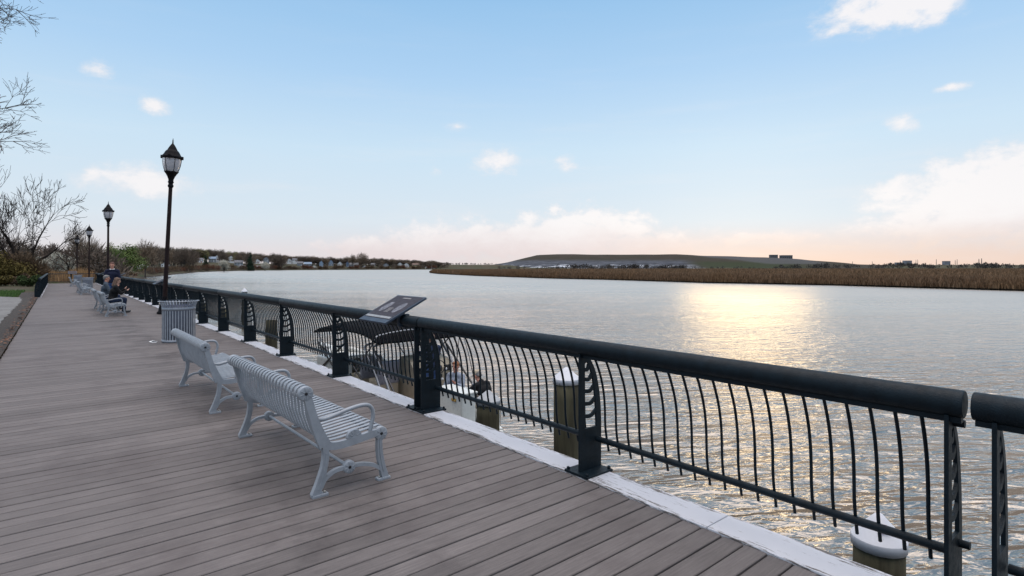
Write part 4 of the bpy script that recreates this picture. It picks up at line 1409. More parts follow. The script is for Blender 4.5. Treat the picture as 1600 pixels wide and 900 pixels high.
# where each house stands: the sight line to its foot meets the slope there
HOUSE_AT = []
def house_Y(px, yb):
    Ys = np.arange(shore_Y(px)+10, shore_Y(px)+330, 3.0)
    zl = land_z((px-800)/FPX*Ys, Ys)
    zr = CAMZ+(418-yb)/FPX*Ys
    k = np.where(zl >= zr)[0]
    return float(Ys[k[0]]) if len(k) else float(Ys[int(np.argmin(zr-zl))])
HOUSES = [
    (('shed', 'small dark brown shed behind the end fence, among bushes', 150, 416, 118, 13, 14, 'brown', 'grey', 'side'), dict(cat='shed', wins=2)),
    (('shed', 'low tan roofed shed left of the dark brown shed', 131, 415, 122, 18, 12, 'brown', 'brown', 'side'), dict(cat='shed', wins=2)),
    (('bungalow', 'long white bungalow on the bank right of the bright green tree', 205, 416.5, 190, 19, 9, 'white', 'brown', 'side'), dict()),
    (('bungalow', 'second white bungalow, right beside the first one on the bank', 222, 417, 196, 15, 8, 'white', 'white', 'side'), dict()),
    (('house', 'white house half hidden by bare trees, left of the leaning lamp pole', 258, 413.5, 300, 11, 8, 'white', 'grey', 'front'), dict()),
    (('house', 'white house at the tree tops just right of the leaning lamp pole', 313, 406.5, 470, 8, 7, 'white', 'grey', 'side'), dict()),
    (('house', 'house with a blue roof across the bay', 332, 405, 480, 10, 8, 'palegrey', 'bluegrey', 'side'), dict()),
    (('house', 'white gabled house behind the blue roofed one', 339, 402.5, 510, 6, 8, 'white', 'grey', 'front'), dict()),
    (('house', 'white house with grey roof high above the white blossoming tree', 361, 404, 540, 8, 9, 'white', 'grey', 'front'), dict()),
    (('house', 'pale grey house low by the water right of the white blossoming tree', 373, 411, 520, 12, 9, 'palegrey', 'grey', 'side'), dict()),
    (('house', 'low white boathouse on the shore, below the pale grey house', 378, 416.5, 500, 10, 4, 'white', 'grey', 'side'), dict(wins=2)),
    (('house', 'white house left of the dark evergreen tree', 402, 408, 660, 7, 7, 'white', 'grey', 'front'), dict()),
    (('house', 'long low white house on the shore right of the evergreen tree', 409, 417, 640, 16, 4, 'white', 'white', 'side'), dict(wins=4)),
    (('house', 'grey house with white trim above the long low white house', 416, 405, 700, 8, 7, 'palegrey', 'grey', 'front'), dict()),
    (('house', 'white house with steep gable on the far shore, among dark trees', 452, 407, 830, 7, 6, 'white', 'grey', 'front'), dict()),
    (('house', 'second white house with wide roof on the far shore', 461, 406, 850, 8, 5, 'white', 'grey', 'side'), dict()),
    (('house', 'pale grey house on the far shore, wide and low', 469, 412, 820, 9, 7, 'palegrey', 'grey', 'side'), dict()),
    (('house', 'grey blue house on the far shore, wider than tall', 481, 413, 830, 11, 7, 'palegrey', 'bluegrey', 'side'), dict()),
    (('house', 'tiny cream cottage between the grey blue house and the tall blue one', 491, 416, 830, 6, 4, 'cream', 'brown', 'front'), dict(wins=2)),
    (('house', 'tall narrow blue house on the far shore', 502, 412, 850, 6, 10, 'lightblue', 'bluegrey', 'front'), dict(wins=2)),
    (('house', 'pale blue house with grey gable right of the tall narrow blue one', 517, 410.5, 880, 7, 9, 'lightblue', 'grey', 'front'), dict()),
    (('house', 'white gabled house halfway along the far shore', 531, 412.5, 900, 7, 8, 'white', 'grey', 'front'), dict()),
    (('house', 'dark blue house at the left end of the long pale row house', 543, 412.5, 930, 5, 9, 'blue', 'grey', 'front'), dict(wins=2)),
    (('house', 'long pale row house on the far shore', 553, 414, 930, 13, 7, 'palegrey', 'grey', 'side'), dict(wins=5)),
    (('house', 'small white boathouse right of the long pale row house', 570, 416.3, 960, 6, 3.5, 'white', 'grey', 'front'), dict(wins=2)),
    (('house', 'small grey house right of the tallest far tree', 583, 413.5, 1000, 7, 5, 'palegrey', 'grey', 'side'), dict()),
    (('house', 'grey and white house under dark trees, left of the white pair', 603, 414, 1040, 8, 5.5, 'palegrey', 'grey', 'front'), dict()),
    (('house', 'left house of the white pair near the right end of the far shore', 625, 413.5, 1060, 7, 7, 'white', 'grey', 'front'), dict()),
    (('house', 'right house of the white pair near the right end of the far shore', 635, 414, 1070, 8, 6, 'white', 'grey', 'front'), dict()),
    (('house', 'wide yellow house at the right end of the far shore', 650, 414.5, 1075, 11, 7, 'yellow', 'brown', 'side'), dict(wins=4)),
    (('house', 'very long low white building just left of the marsh tip', 673, 418.3, 1090, 17, 2.6, 'white', 'grey', 'side'), dict(wins=5)),
]
for args, kw in HOUSES:
    HOUSE_AT.append((args[2], args[4] if args[2] < 180 else house_Y(args[2], args[3]+args[6]/2), args[5]))
# ---- the wooded bank: individual bare trees, crowded
G1 = 'bare trees on the wooded bank across the bay'
TOPS = ([200, 240, 300, 340, 400, 450, 500, 540, 600, 640, 690, 720], [387, 385.5, 387.5, 391.5, 395, 398.5, 402, 402, 404.5, 406.5, 408.5, 410])
LABS = {'bare': 'leafless brown tree in the wood across the bay', 'pale': 'leafless tan tree in the wood across the bay', 'spring': 'yellow green budding tree in the wood across the bay', 'leaf': 'green leafy tree in the wood across the bay'}
for i in range(200):
    px = 205+(690-205)*((i+trr.uniform(-.3, .3))/200)**.92
    Y = shore_Y(px)+trr.choice((8, 18, 40, 70, 110, 150))+trr.uniform(-8, 8)
    yt = float(np.interp(px, *TOPS))+trr.uniform(-1.2, 4.5)
    wpx = trr.uniform(11, 19)*(1.45 if px < 320 else 1)
    for hp, hY, hW in HOUSE_AT:
        if abs(hp-px) < hW/2+wpx*.30 and Y < hY+6: Y = hY+trr.uniform(12, 60)
    kind = trr.choice(('bare', 'bare', 'bare', 'pale', 'bare', 'spring' if px < 420 else 'bare', 'spring' if px < 330 else 'pale'))
    tree_px(kind, px, yt, Y, wpx, LABS[kind], G1 if kind == 'bare' else G1.replace('bare', {'pale': 'tan', 'spring': 'budding'}[kind]))

# ---- shrubs
def bush(name, label, loc, W, H, kind, seed, group=None, thin=False, nleaf=1500, size=.16):
    rr = random.Random(seed)
    lb = [(math.cos(a)*W*.28*rr.uniform(.4, 1), math.sin(a)*W*.28*rr.uniform(.4, 1), H*rr.uniform(.3, .66), min(W, H)*rr.uniform(.25, .36)) for a in [2*PI*i/7+rr.uniform(-.3, .3) for i in range(7)]]
    st = MB()
    for (cx, cy, cz, lr) in lb:
        st.tube([(cx*.2, cy*.2, -.1), (cx*.6, cy*.6, cz*.6), (cx, cy, cz+lr*.4)], [.03, .02, .008], 4, caps=False)
    cr_ = clump_crown(rr, nleaf, lb, size, thin)
    th = thing(name, loc, rr.uniform(0, 6), label, 'shrub', group)
    st.build('stem', M['bark2'], th, fix=False); cr_.build('foliage', M[kind], th, fix=False)
    return th
def bush_px(name, label, px, Y, W, H, kind, seed, **k):
    x = ray(px, Y); return bush(name, label, (x, Y, lz(x, Y)), W, H, kind, seed, **k)
bush_px('shrub', 'olive brown thicket at the left edge of the photo beyond the lawn', 6, 58, 6.5, 3.6, 'olive', 1, nleaf=4000, size=.11)
bush_px('shrub', 'brown twiggy thicket below the big bare tree', 24, 60, 6, 3.2, 'thicket', 2, thin=True, nleaf=2500, size=.55)
bush_px('shrub', 'brown twiggy thicket between the big bare tree and the side railing', 48, 61, 4, 2.6, 'thicket', 3, thin=True, nleaf=2000, size=.5)
bush_px('shrub', 'low dark green bush at the back of the lawn beside the side railing', 46, 49, 2.8, 1.15, 'hedge', 4, nleaf=2600, size=.08)
bush_px('shrub', 'dark brush at the back of the lawn, left of the low green bush', 22, 51, 4.5, 1.25, 'thicket', 5, nleaf=2600, size=.09)
bush_px('shrub', 'olive brown brush at the far left of the lawn', 2, 50, 3.5, 1.1, 'olive', 6, nleaf=2200, size=.09)
gs = 'russet shrubs along the waterline across the bay'
for i in range(64):
    px = 176+i*8.1; Y = shore_Y(px)+trr.uniform(4, 14) if px > 214 else 150+(px-176)*1.2
    x = ray(px, Y)
    W = trr.uniform(7, 11)*min(Y, 420)/300
    if px > 345 and i % 3 == 0: continue
    bush('shrub', 'russet brown shrub on the bank at the waterline across the bay', (x, Y, lz(x, Y)), W, W*trr.uniform(.30, .45), trr.choice(('redbush', 'thicket', 'thicket')), 40+i, gs, True, 520, .75*Y/300)
# tall straw-coloured grass behind the end fence
r = np.random.default_rng(8)
k = 9000
X = r.uniform(-68, -44, k); Y = r.uniform(0, 1, k)
Y = 64.5+(X+56)*-.55+Y*12+3
ok = shore_dist(X, Y) > .6
ok &= ((X-OX)*-sR+(Y-OY)*cR > 71.3)
X, Y = X[ok], Y[ok]
o = blades('straw_grass', X, Y, land_z(X, Y)-.05, r.uniform(.9, 1.9, len(X))*(.8+.3*np.sin(X*1.1)*np.sin(Y*.9)), r.uniform(.012, .035, len(X)), M['straw'], .16, 4)
tag(o, 'tall straw coloured grass behind the end fence', 'grass', kind='stuff')
k = 9000
X = r.uniform(-84, -58, k); Y = r.uniform(53, 74, k)
ok = (shore_dist(X, Y) > 1.5)
X, Y = X[ok], Y[ok]
o = blades('dry_grass', X, Y, land_z(X, Y)-.05, r.uniform(.4, 1.2, len(X)), r.uniform(.012, .03, len(X)), M['thicket'], .3, 5)
tag(o, 'dry brown grass and weeds under the big bare tree', 'grass', kind='stuff')

# ---- far woods that read as one mass
def wood(name, label, pts, wd, hgt, m, seed, nper=46, sl=.5):
    """tree crowns of twig slivers strewn along a belt"""
    r = np.random.default_rng(seed)
    P = []
    for (x, y, z, h) in pts:
        n_ = nper
        d = r.normal(0, 1, (n_, 3)); d /= np.linalg.norm(d, axis=1)[:, None]
        q = r.uniform(0, 1, n_)[:, None]**.4
        c = np.array([x, y, z+h*.55])+d*q*np.array([h*.42, h*.42, h*.45])
        o_ = d+np.array([0, 0, .7])+r.normal(0, .5, (n_, 3)); o_ /= np.linalg.norm(o_, axis=1)[:, None]
        w_ = np.cross(o_, r.normal(0, 1, (n_, 3))); w_ /= np.linalg.norm(w_, axis=1)[:, None]
        s_ = h*r.uniform(.08, .2, n_)[:, None]
        P.append(np.stack([c-w_*s_*sl, c+w_*s_*sl, c+o_*s_*1.6], 1))
    P = np.concatenate(P).reshape(-1, 3)
    me = bpy.data.meshes.new(name)
    me.from_pydata(P.tolist(), [], [(i, i+1, i+2) for i in range(0, len(P), 3)])
    return tag(link(name, me, m), label, 'woods', kind='stuff')
M['woodfar'] = mat('far_wood', (.075, .068, .062), 1, 0, .3, .02, 0, 1, .05, island=.3)
rr = random.Random(2)
pts = []
for i in range(420):
    px = rr.uniform(1210, 1720); Y = rr.uniform(1150, 1450)
    pts.append((ray(px, Y), Y, WATER, (1.64-WATER)+Y/860*(rr.uniform(3.0, 6.2)+1.2*math.sin(px*.05))))
wood('far_woods', 'dark belt of woods on the horizon at the right', pts, 0, 0, M['woodfar'], 3)
pts = []
for i in range(300):
    px = rr.uniform(480, 800); Y = rr.uniform(1250, 1500)
    top_ = np.interp(px, [480, 600, 640, 700, 760, 800], [404, 408, 409.5, 410, 411, 413])
    pts.append((ray(px, Y), Y, lz(ray(px, Y), Y), 1.64-lz(ray(px, Y), Y)+Y/860*(418-top_)*rr.uniform(.7, 1.02)))
wood('far_woods', 'dark distant woods on the horizon behind the left tip of the marsh', pts, 0, 0, M['woodfar'], 4)
pts = []
for i in range(150):
    px = rr.gauss(0, 1)
    px = rr.choice((920, 945, 965, 1000, 1040, 1060, 905, 985))+rr.gauss(0, 9); Y = rr.uniform(1105, 1150)
    pts.append((ray(px, Y), Y, WATER, 1.64-WATER+Y/860*rr.uniform(.5, 5.5)))
for i in range(120):
    px = rr.uniform(770, 1330); Y = rr.uniform(1100, 1150)
    pts.append((ray(px, Y), Y, WATER, 1.64-WATER+Y/860*rr.uniform(.0, 2.2)))
wood('far_woods', 'dark scrub along the foot of the grey hill', pts, 0, 0, M['woodfar'], 5)
# low bushy undergrowth filling between the bank trees
pts = []
for i in range(700):
    px = rr.uniform(185, 700); Y = shore_Y(px)+rr.uniform(6, 150)
    x = ray(px, Y); hh = rr.uniform(2.2, 4.6)*(.6+Y/900)
    if any(abs(hp-px) < hW/2+hh*300/Y and Y < hY+4 for hp, hY, hW in HOUSE_AT): continue
    pts.append((x, Y, lz(x, Y)-.5, hh))
for i in range(520):        # low brush along the water's edge, in front of the gardens too
    px = rr.uniform(230, 690); Y = shore_Y(px)+rr.uniform(3, 26)
    x = ray(px, Y); pts.append((x, Y, lz(x, Y)-.4, rr.uniform(1.6, 3.4)*(.7+Y/2200)))
for i in range(160):
    px = rr.uniform(-20, 185); Y = rr.uniform(108, 175)
    x = ray(px, Y); pts.append((x, Y, lz(x, Y)-.3, rr.uniform(3, 6.5)))
wood('undergrowth', 'brown undergrowth filling the wooded bank across the bay', pts, 0, 0, M['twigfar'], 6, 150, .16)['category'] = 'undergrowth'

# ------------------------------------------------------------------ houses of the far shore
M['pane'] = mat('window_glass', (.02, .025, .03), .15)
HC = {'white': (.64, .64, .63), 'blue': (.10, .15, .24), 'palegrey': (.22, .24, .27), 'yellow': (.40, .33, .17), 'cream': (.60, .55, .46), 'brown': (.16, .11, .08), 'lightblue': (.22, .30, .40), 'red': (.28, .08, .06)}
RC = {'grey': (.13, .13, .14), 'brown': (.14, .09, .07), 'bluegrey': (.20, .26, .34), 'white': (.6, .6, .6)}
HM = {}
def hm(d, k):
    if (k, id(d)) not in HM: HM[(k, id(d))] = paint(k+('_siding' if d is HC else '_shingle'), d[k], .8)
    return HM[(k, id(d))]
def house(name, label, px, yc, Y, Wpx, Hpx, wall, roof, gable='front', group=None, turn=0.0, cat='house', wins=3):
    x = ray(px, Y)
    W = Wpx/FPX*Y; H = Hpx/FPX*Y
    z = CAMZ+(418-(yc+Hpx/2))/FPX*Y
    gz = lz(x, Y)
    th = thing(name, (x, Y, min(z, gz+8)), math.atan2(x, Y)*-1+turn, label, cat, group)
    D = W*.8
    eave = H*.62
    base = min(0, gz-z)-1.2
    mb = MB()
    mb.box((0, 0, (eave+base)/2), (W, D, eave-base))
    if gable == 'front':
        mb.prism([(-W/2+.003, eave), (W/2-.003, eave), (0, H*.97)], -D/2+.003, D/2-.003, 'y')
    else:
        mb.prism([(-D/2+.003, eave), (D/2-.003, eave), (0, H*.97)], -W/2+.003, W/2-.003, 'x')
    mb.build('wall', hm(HC, wall), th)
    mb = MB()
    o_ = .35; tk = .22
    if gable == 'front':
        for s_ in (-1, 1):
            a = (0, H); b_ = (s_*(W/2+o_), eave-(H-eave)*o_/(W/2))
            mb.prism([a, b_, (b_[0], b_[1]-tk), (0, H-tk)], -D/2-o_, D/2+o_, 'y')
    else:
        for s_ in (-1, 1):
            a = (0, H); b_ = (s_*(D/2+o_), eave-(H-eave)*o_/(D/2))
            mb.prism([a, b_, (b_[0], b_[1]-tk), (0, H-tk)], -W/2-o_, W/2+o_, 'x')
    rf = mb.build('roof', hm(RC, roof), th)
    if H > 4:
        mb = MB(); mb.box((W*.22, D*.1, H*1.0), (.7, .7, H*.30)); mb.build('chimney', hm(HC, 'brown'), rf)
    fl = 2 if eave > 4 else 1
    for f in range(fl):
        for i in range(wins):
            cx = W*(-.34+.68*i/max(1, wins-1)); zz = eave*(f+.5)/fl
            ww, hh = W*.13, min(1.5, eave/fl*.5)
            mb = MB(); mb.box((cx, -D/2-.03, zz), (ww+.25, .06, hh+.25)); fr = mb.build('window_frame', hm(HC, 'white'), th)
            mb = MB(); mb.box((cx, -D/2-.075, zz), (ww, .05, hh)); mb.build('pane', M['pane'], fr)
    mb = MB(); mb.box((W*.06+W*.11, -D/2-.04, 1.0), (1.0, .08, 2.0)); mb.build('door', hm(HC, 'red' if wall == 'white' else 'white'), th)
    return th
for args, kw in HOUSES:
    name_, lab_, px_, yc_, Y_, W_p, H_p = args[:7]
    Y_ = Y_ if px_ < 180 else house_Y(px_, yc_+H_p/2)
    house(name_, lab_, px_, yc_, Y_, *args[5:], **kw)
# ---- on the hill and on the right-hand horizon
def block(name, label, px, ytop, Wpx, Hpx, Y, col, cat, fl=4, nw=5):
    x = ray(px, Y); W = Wpx/FPX*Y; z1 = CAMZ+(418-ytop)/FPX*Y; H = Hpx/FPX*Y
    th = thing(name, (x, Y, z1-H), 0, label, cat)
    mb = MB(); mb.box((0, 0, H/2-6), (W, W*.6, H+12)); mb.build('wall', col, th)
    mb = MB(); mb.box((0, 0, H+.15), (W+.8, W*.6+.8, .5)); mb.build('roof', M['concrete'], th)
    for f in range(fl):
        for i in range(nw):
            mb = MB(); mb.box((W*(-.38+.76*i/(nw-1)), -W*.3-.06, H*(.2+.66*f/max(1, fl-1))), (W*.07, .1, H/fl*.45)); mb.build('window', M['pane'], th)
    return th
M['shedgrey'] = paint('shed_grey', (.085, .09, .095), .8)
M['towergrey'] = paint('tower_grey', (.20, .21, .24), .8)
block('site_shed', 'left of two long sheds on the crest of the hill', 1208.5, 398.3, 11, 2.6, 1335, M['shedgrey'], 'shed', 1, 4)
block('site_shed', 'right and taller of two long sheds on the crest of the hill', 1228, 399.0, 16, 4.2, 1335, M['shedgrey'], 'shed', 1, 5)
block('apartment_block', 'larger grey apartment block on the right horizon', 1417.5, 407.3, 10.5, 6, 2100, M['towergrey'], 'building')
block('apartment_block', 'smaller grey apartment block on the right horizon', 1478.5, 408, 9, 5, 2100, M['towergrey'], 'building')
block('apartment_block', 'low stepped grey building left of the larger apartment block', 1404, 410.2, 9, 3.5, 2100, M['towergrey'], 'building', 2)
for (px, yt, r_) in ((1332, 408.5, .8), (1363, 408.5, .8), (1406.5, 406.5, .8), (1431.2, 406, .8), (1434, 405.5, .8), (1463, 405, .9), (1492.5, 406.5, .9), (1495.5, 405, .9), (1529.6, 404.5, 1.3), (1533.8, 403.7, 1.3)):
    Y = 2000; x = ray(px, Y); z1 = CAMZ+(418-yt)/FPX*Y
    mb = MB(); mb.tube([(0, 0, -6), (0, 0, z1*.6), (0, 0, z1)], [r_*1.2, r_, r_*.75], 10)
    o = mb.build('chimney_stack', M['shedgrey'], None, (x, Y, 0))
    tag(o, 'thin dark chimney stack standing over the woods on the right horizon' if r_ < 1.2 else 'one of the tallest pair of stacks on the right horizon', 'chimney', 'thin stacks on the right horizon' if r_ < 1.2 else 'tallest pair of stacks')

# ------------------------------------------------------------------ moored boat
BT0, BU, BLEN = 6.2, 4.0, 9.0
boat = thing('motor_boat', B(BU, BT0, WATER), ROT, 'white motor boat with black sun canopy moored below the railing', 'boat')
def half(y):
    s_ = y/BLEN
    return 1.15*(1-max(0, (s_-.55)/.45)**2.2)*(.15+.85*float(sst(-.1, 1.6, np.float64(y)))) if s_ < .999 else .02
def gun(y): return .42+.30*sst(.2, 1.2, np.float64(y))+.50*sst(.62*BLEN, .9*BLEN, np.float64(y))
secs = [0, .3, .7, 1.1, 1.5, 2, 3.5, 5, 6.2, 7.2, 8.2, 9, 9.6, 10.0, BLEN]
mb = MB(); vs = []; fs = []
for y in secs:
    b_ = max(.02, half(y)); g = float(gun(y)); k_ = -.32+.5*max(0, (y/BLEN-.7)/.3)**2
    vs += [(-b_, y, g), (-b_*.97, y, g*.55), (-b_*.88, y, .05), (-b_*.45, y, k_*.8), (0, y, k_), (b_*.45, y, k_*.8), (b_*.88, y, .05), (b_*.97, y, g*.55), (b_, y, g)]
for i in range(len(secs)-1):
    for k in range(8): fs.append((i*9+k, i*9+k+1, (i+1)*9+k+1, (i+1)*9+k))
fs.append(tuple(range(9)))
mb.add(vs, fs, False); mb.build('hull', M['gel'], boat)
mb = MB(); fl = []
ys_ = [1.3, 2, 4, 6, 7, 8, 8.8]
pl = [(-half(y)+.12, y) for y in ys_]+[(half(y)-.12, y) for y in ys_[::-1]]
mb.prism(pl, .53, .56, 'z'); mb.build('floor', M['teak'], boat)
mb = MB()
for s_ in (-1, 1):
    mb.tube([(s_*(half(y)-.05), y, float(gun(y))+.01) for y in secs[:-1]], .075, 8)
mb.tube([(-.17, 0, .42), (.17, 0, .42)], .05, 8)
mb.build('gunwale', M['gel'], boat)
mb = MB()
for s_ in (-1, 1):
    mb.tube([(s_*(half(y)+.03), y, float(gun(y))-.10) for y in secs[:-1]], .03, 6)
mb.build('rub_rail', M['black'], boat)
# bow deck with raised panels
mb = MB()
bp = [(-half(y)+.05, y) for y in (7.4, 8.2, 9, 9.6, 10)]+[(half(y)-.05, y) for y in (10, 9.6, 9, 8.2, 7.4)]
mb.prism(bp, 1.06, 1.16, 'z'); mb.build('bow_deck', M['gel'], boat)
mb = MB(); mb.cbox((-.85, 6.7, .92), (.5, 1.5, .75), .06); mb.build('bow_locker', M['gel'], boat)
mb = MB(); mb.cbox((-.38, .92, .90), (.36, .95, .66), .04); sb_ = mb.build('stern_locker', M['gel'], boat)
mb = MB(); mb.cbox((-.38, .92, 1.245), (.42, 1.01, .04), .012); mb.build('locker_lid', M['gel'], sb_)
M['brass'] = mat('brass', (.55, .36, .10), .35, .9, .1)
mb = MB(); mb.cbox((-.569, .75, 1.08), (.02, .16, .06), .006); mb.tube([(-.58, .68, 1.08), (-.60, .75, 1.10), (-.58, .82, 1.08)], .014, 6); mb.build('latch', M['brass'], sb_)
# helm console with screen
mb = MB()
mb.prism([(4.1, .56), (5.0, .56), (5.0, 1.45), (4.75, 1.60), (4.3, 1.50), (4.1, 1.30)], -.15, 1.0, 'x'); con = mb.build('console', M['tan'], boat, (0, -.9, 0))
mb = MB()
for i in range(4):
    for j in range(2):
        mb.cbox((.02+.28*i, 4.10+.02*j, 1.05+.22*j), (.2, .06, .16), .01)
mb.build('dash_panel', M['black'], con)
mb = MB()
for i in range(9):
    mb.lathe([(.001, 0), (.035, 0), (.035, .02), (.001, .02)], 12)
    mb.v[-48:] = [(.0+.11*i+v[0], 4.055-v[2], 1.0+.26*(i % 2)+v[1]) for v in mb.v[-48:]]
mb.build('gauge', M['paper'], con)
wsm, wn, wb = newmat('windshield'); wb.inputs['Transmission Weight'].default_value = 1; wb.inputs['Roughness'].default_value = .03; wb.inputs['IOR'].default_value = 1.1; wb.inputs['Base Color'].default_value = (.75, .78, .8, 1)
mb = MB(); mb.prism([(4.80, 1.58), (5.05, 2.05), (5.07, 2.05), (4.82, 1.58)], -.2, 1.05, 'x'); mb.build('windshield', wsm, con)
mb = MB(); mb.tube([(.55+.17*math.cos(a), 4.02, 1.33+.17*math.sin(a)) for a in [2*PI*i/16 for i in range(17)]], .014, 6); mb.tube([(.55, 4.1, 1.33), (.55, 4.0, 1.33)], .025, 6); mb.build('steering_wheel', M['black'], con)
# seats
for (x, y, rz_) in ((-.55, 6.0, 0), (-.55, 5.0, 0)):
    mb = MB(); mb.cbox((x, y, .80), (.6, .55, .46), .05); st_ = mb.build('seat', M['tan'], boat, (0, -.9, 0))
    mb = MB(); mb.cbox((x, y-.26, 1.22), (.6, .12, .62), .05, Matrix.Rotation(.12, 3, 'X')); mb.build('seat_back', M['greyvinyl'], st_)
mb = MB(); mb.cbox((.48, 2.15, .60), (.80, .62, .22), .05); mb.cbox((.40, .95, .60), (.5, .5, .24), .05); mb.build('stern_bench', M['gel'], boat)
# canopy on its frame
cz = 2.20
mb = MB(); vs = []; fs = []
ny_, nx_ = 10, 8
for lay, dz in ((0, 0), (1, -.05)):
    for j in range(ny_+1):
        y = 4.2+4.3*j/ny_
        for i in range(nx_+1):
            x = -1.15+2.3*i/nx_
            e = 1-abs(2*i/nx_-1)**3
            f = 1-abs(2*j/ny_-1)**4
            vs.append((x, y, cz+dz+.16*e*f-.20*(1-f)+.10*(1-j/ny_)))
W_ = nx_+1; O2 = (ny_+1)*W_
for lay in (0, O2):
    for j in range(ny_):
        for i in range(nx_): fs.append((lay+j*W_+i, lay+j*W_+i+1, lay+(j+1)*W_+i+1, lay+(j+1)*W_+i))
for j in range(ny_):
    for i in (0, nx_): fs.append((j*W_+i, (j+1)*W_+i, O2+(j+1)*W_+i, O2+j*W_+i))
for i in range(nx_):
    for j in (0, ny_): fs.append((j*W_+i, j*W_+i+1, O2+j*W_+i+1, O2+j*W_+i))
mb.add(vs, fs, True); can_ = mb.build('canopy', M['canvas'], boat, (0, -.95, 0))
def hoop(y0, y1, z1, w_=1.12, r_=.022, z0=.75):
    return [(-w_, y0, z0), (-w_, (y0+y1)/2, (z0+z1)/2), (-w_, y1, z1-.18), (-w_+.14, y1, z1-.03), (0, y1, z1+.05), (w_-.14, y1, z1-.03), (w_, y1, z1-.18), (w_, (y0+y1)/2, (z0+z1)/2), (w_, y0, z0)]
for (a, b_, z1, r_, m_) in ((5.9, 4.4, 2.28, .022, 'alu'), (6.1, 6.3, 2.25, .022, 'alu'), (6.3, 8.2, 2.12, .022, 'alu')):
    mb = MB(); mb.tube(smoothpath(hoop(a, b_, z1), 3), r_, 6); mb.build('canopy_frame', M[m_], can_)
mb = MB(); mb.tube(smoothpath(hoop(3.6, 4.6, 2.02, 1.02, .05), 4), .035, 8); mb.tube(smoothpath(hoop(4.1, 5.1, 1.98, 1.02, .05), 4), .030, 8); mb.build('radar_arch', M['alu'], boat, (0, -.9, 0))
mb = MB()
for (p, q) in (((-1.12, 6.4, .8), (-1.12, 8.2, 1.7)), ((-1.12, 8.0, .95), (-1.1, 6.2, 1.9)), ((1.12, 4.4, .8), (1.1, 6.2, 1.95)), ((-1.1, 3.1, .75), (-1.05, 4.5, 1.85)), ((1.1, 3.1, .75), (1.05, 4.5, 1.85)), ((-1.14, 4.6, .8), (-1.12, 6.0, 1.5))):
    mb.tube([p, q], .028, 6)
mb.build('canopy_strut', M['black'], can_)
# small gear standing on the boat
o = MB(); o.lathe([(.001, 0), (.13, 0), (.16, .33), (.175, .34), (.165, .32), (.12, .02), (.001, .02)], 16)
o = o.build('bucket', M['black'], None, B(3.1, BT0+5.4, WATER+.57)); tag(o, 'black bucket on the boat floor beside the white bow locker', 'bucket')
rr = random.Random(6)
for i, (u_, t_, lx) in enumerate(((4.3, 8.3, .25), (4.6, 8.5, -.1), (4.9, 8.1, .45))):
    th = thing('fishing_rod', B(u_, t_, WATER+.56), ROT+i*.9, ('left', 'middle', 'right')[i]+'most of three fishing rods standing upright in the boat', 'fishing rod', 'fishing rods in the boat')
    mb = MB(); mb.tube([(0, 0, 0), (lx*.2, 0, .5)], .02, 6); mb.build('handle', M['black'], th)
    mb = MB(); mb.tube([(lx*.2, 0, .5), (lx*.6, .03, 1.2), (lx, .08, 1.75)], [.013, .010, .006], 5); mb.build('rod', M['black'], th)
    mb = MB(); mb.lathe([(.001, -.03), (.05, -.03), (.05, .03), (.001, .03)], 10, (lx*.2+.05, 0, .45)); mb.build('reel', M['alu'], th)
# mooring line from the bow to the deck
o = MB(); o.tube(smoothpath([B(2.95, 11.2, WATER+.85), B(2.2, 11.0, -1.5), B(1.2, 10.3, -1.1), B(.30, 9.4, -.32)], 6), .014, 6)
o = o.build('mooring_rope', M['black']); tag(o, 'dark mooring rope sagging from the boat up to the deck edge', 'rope')

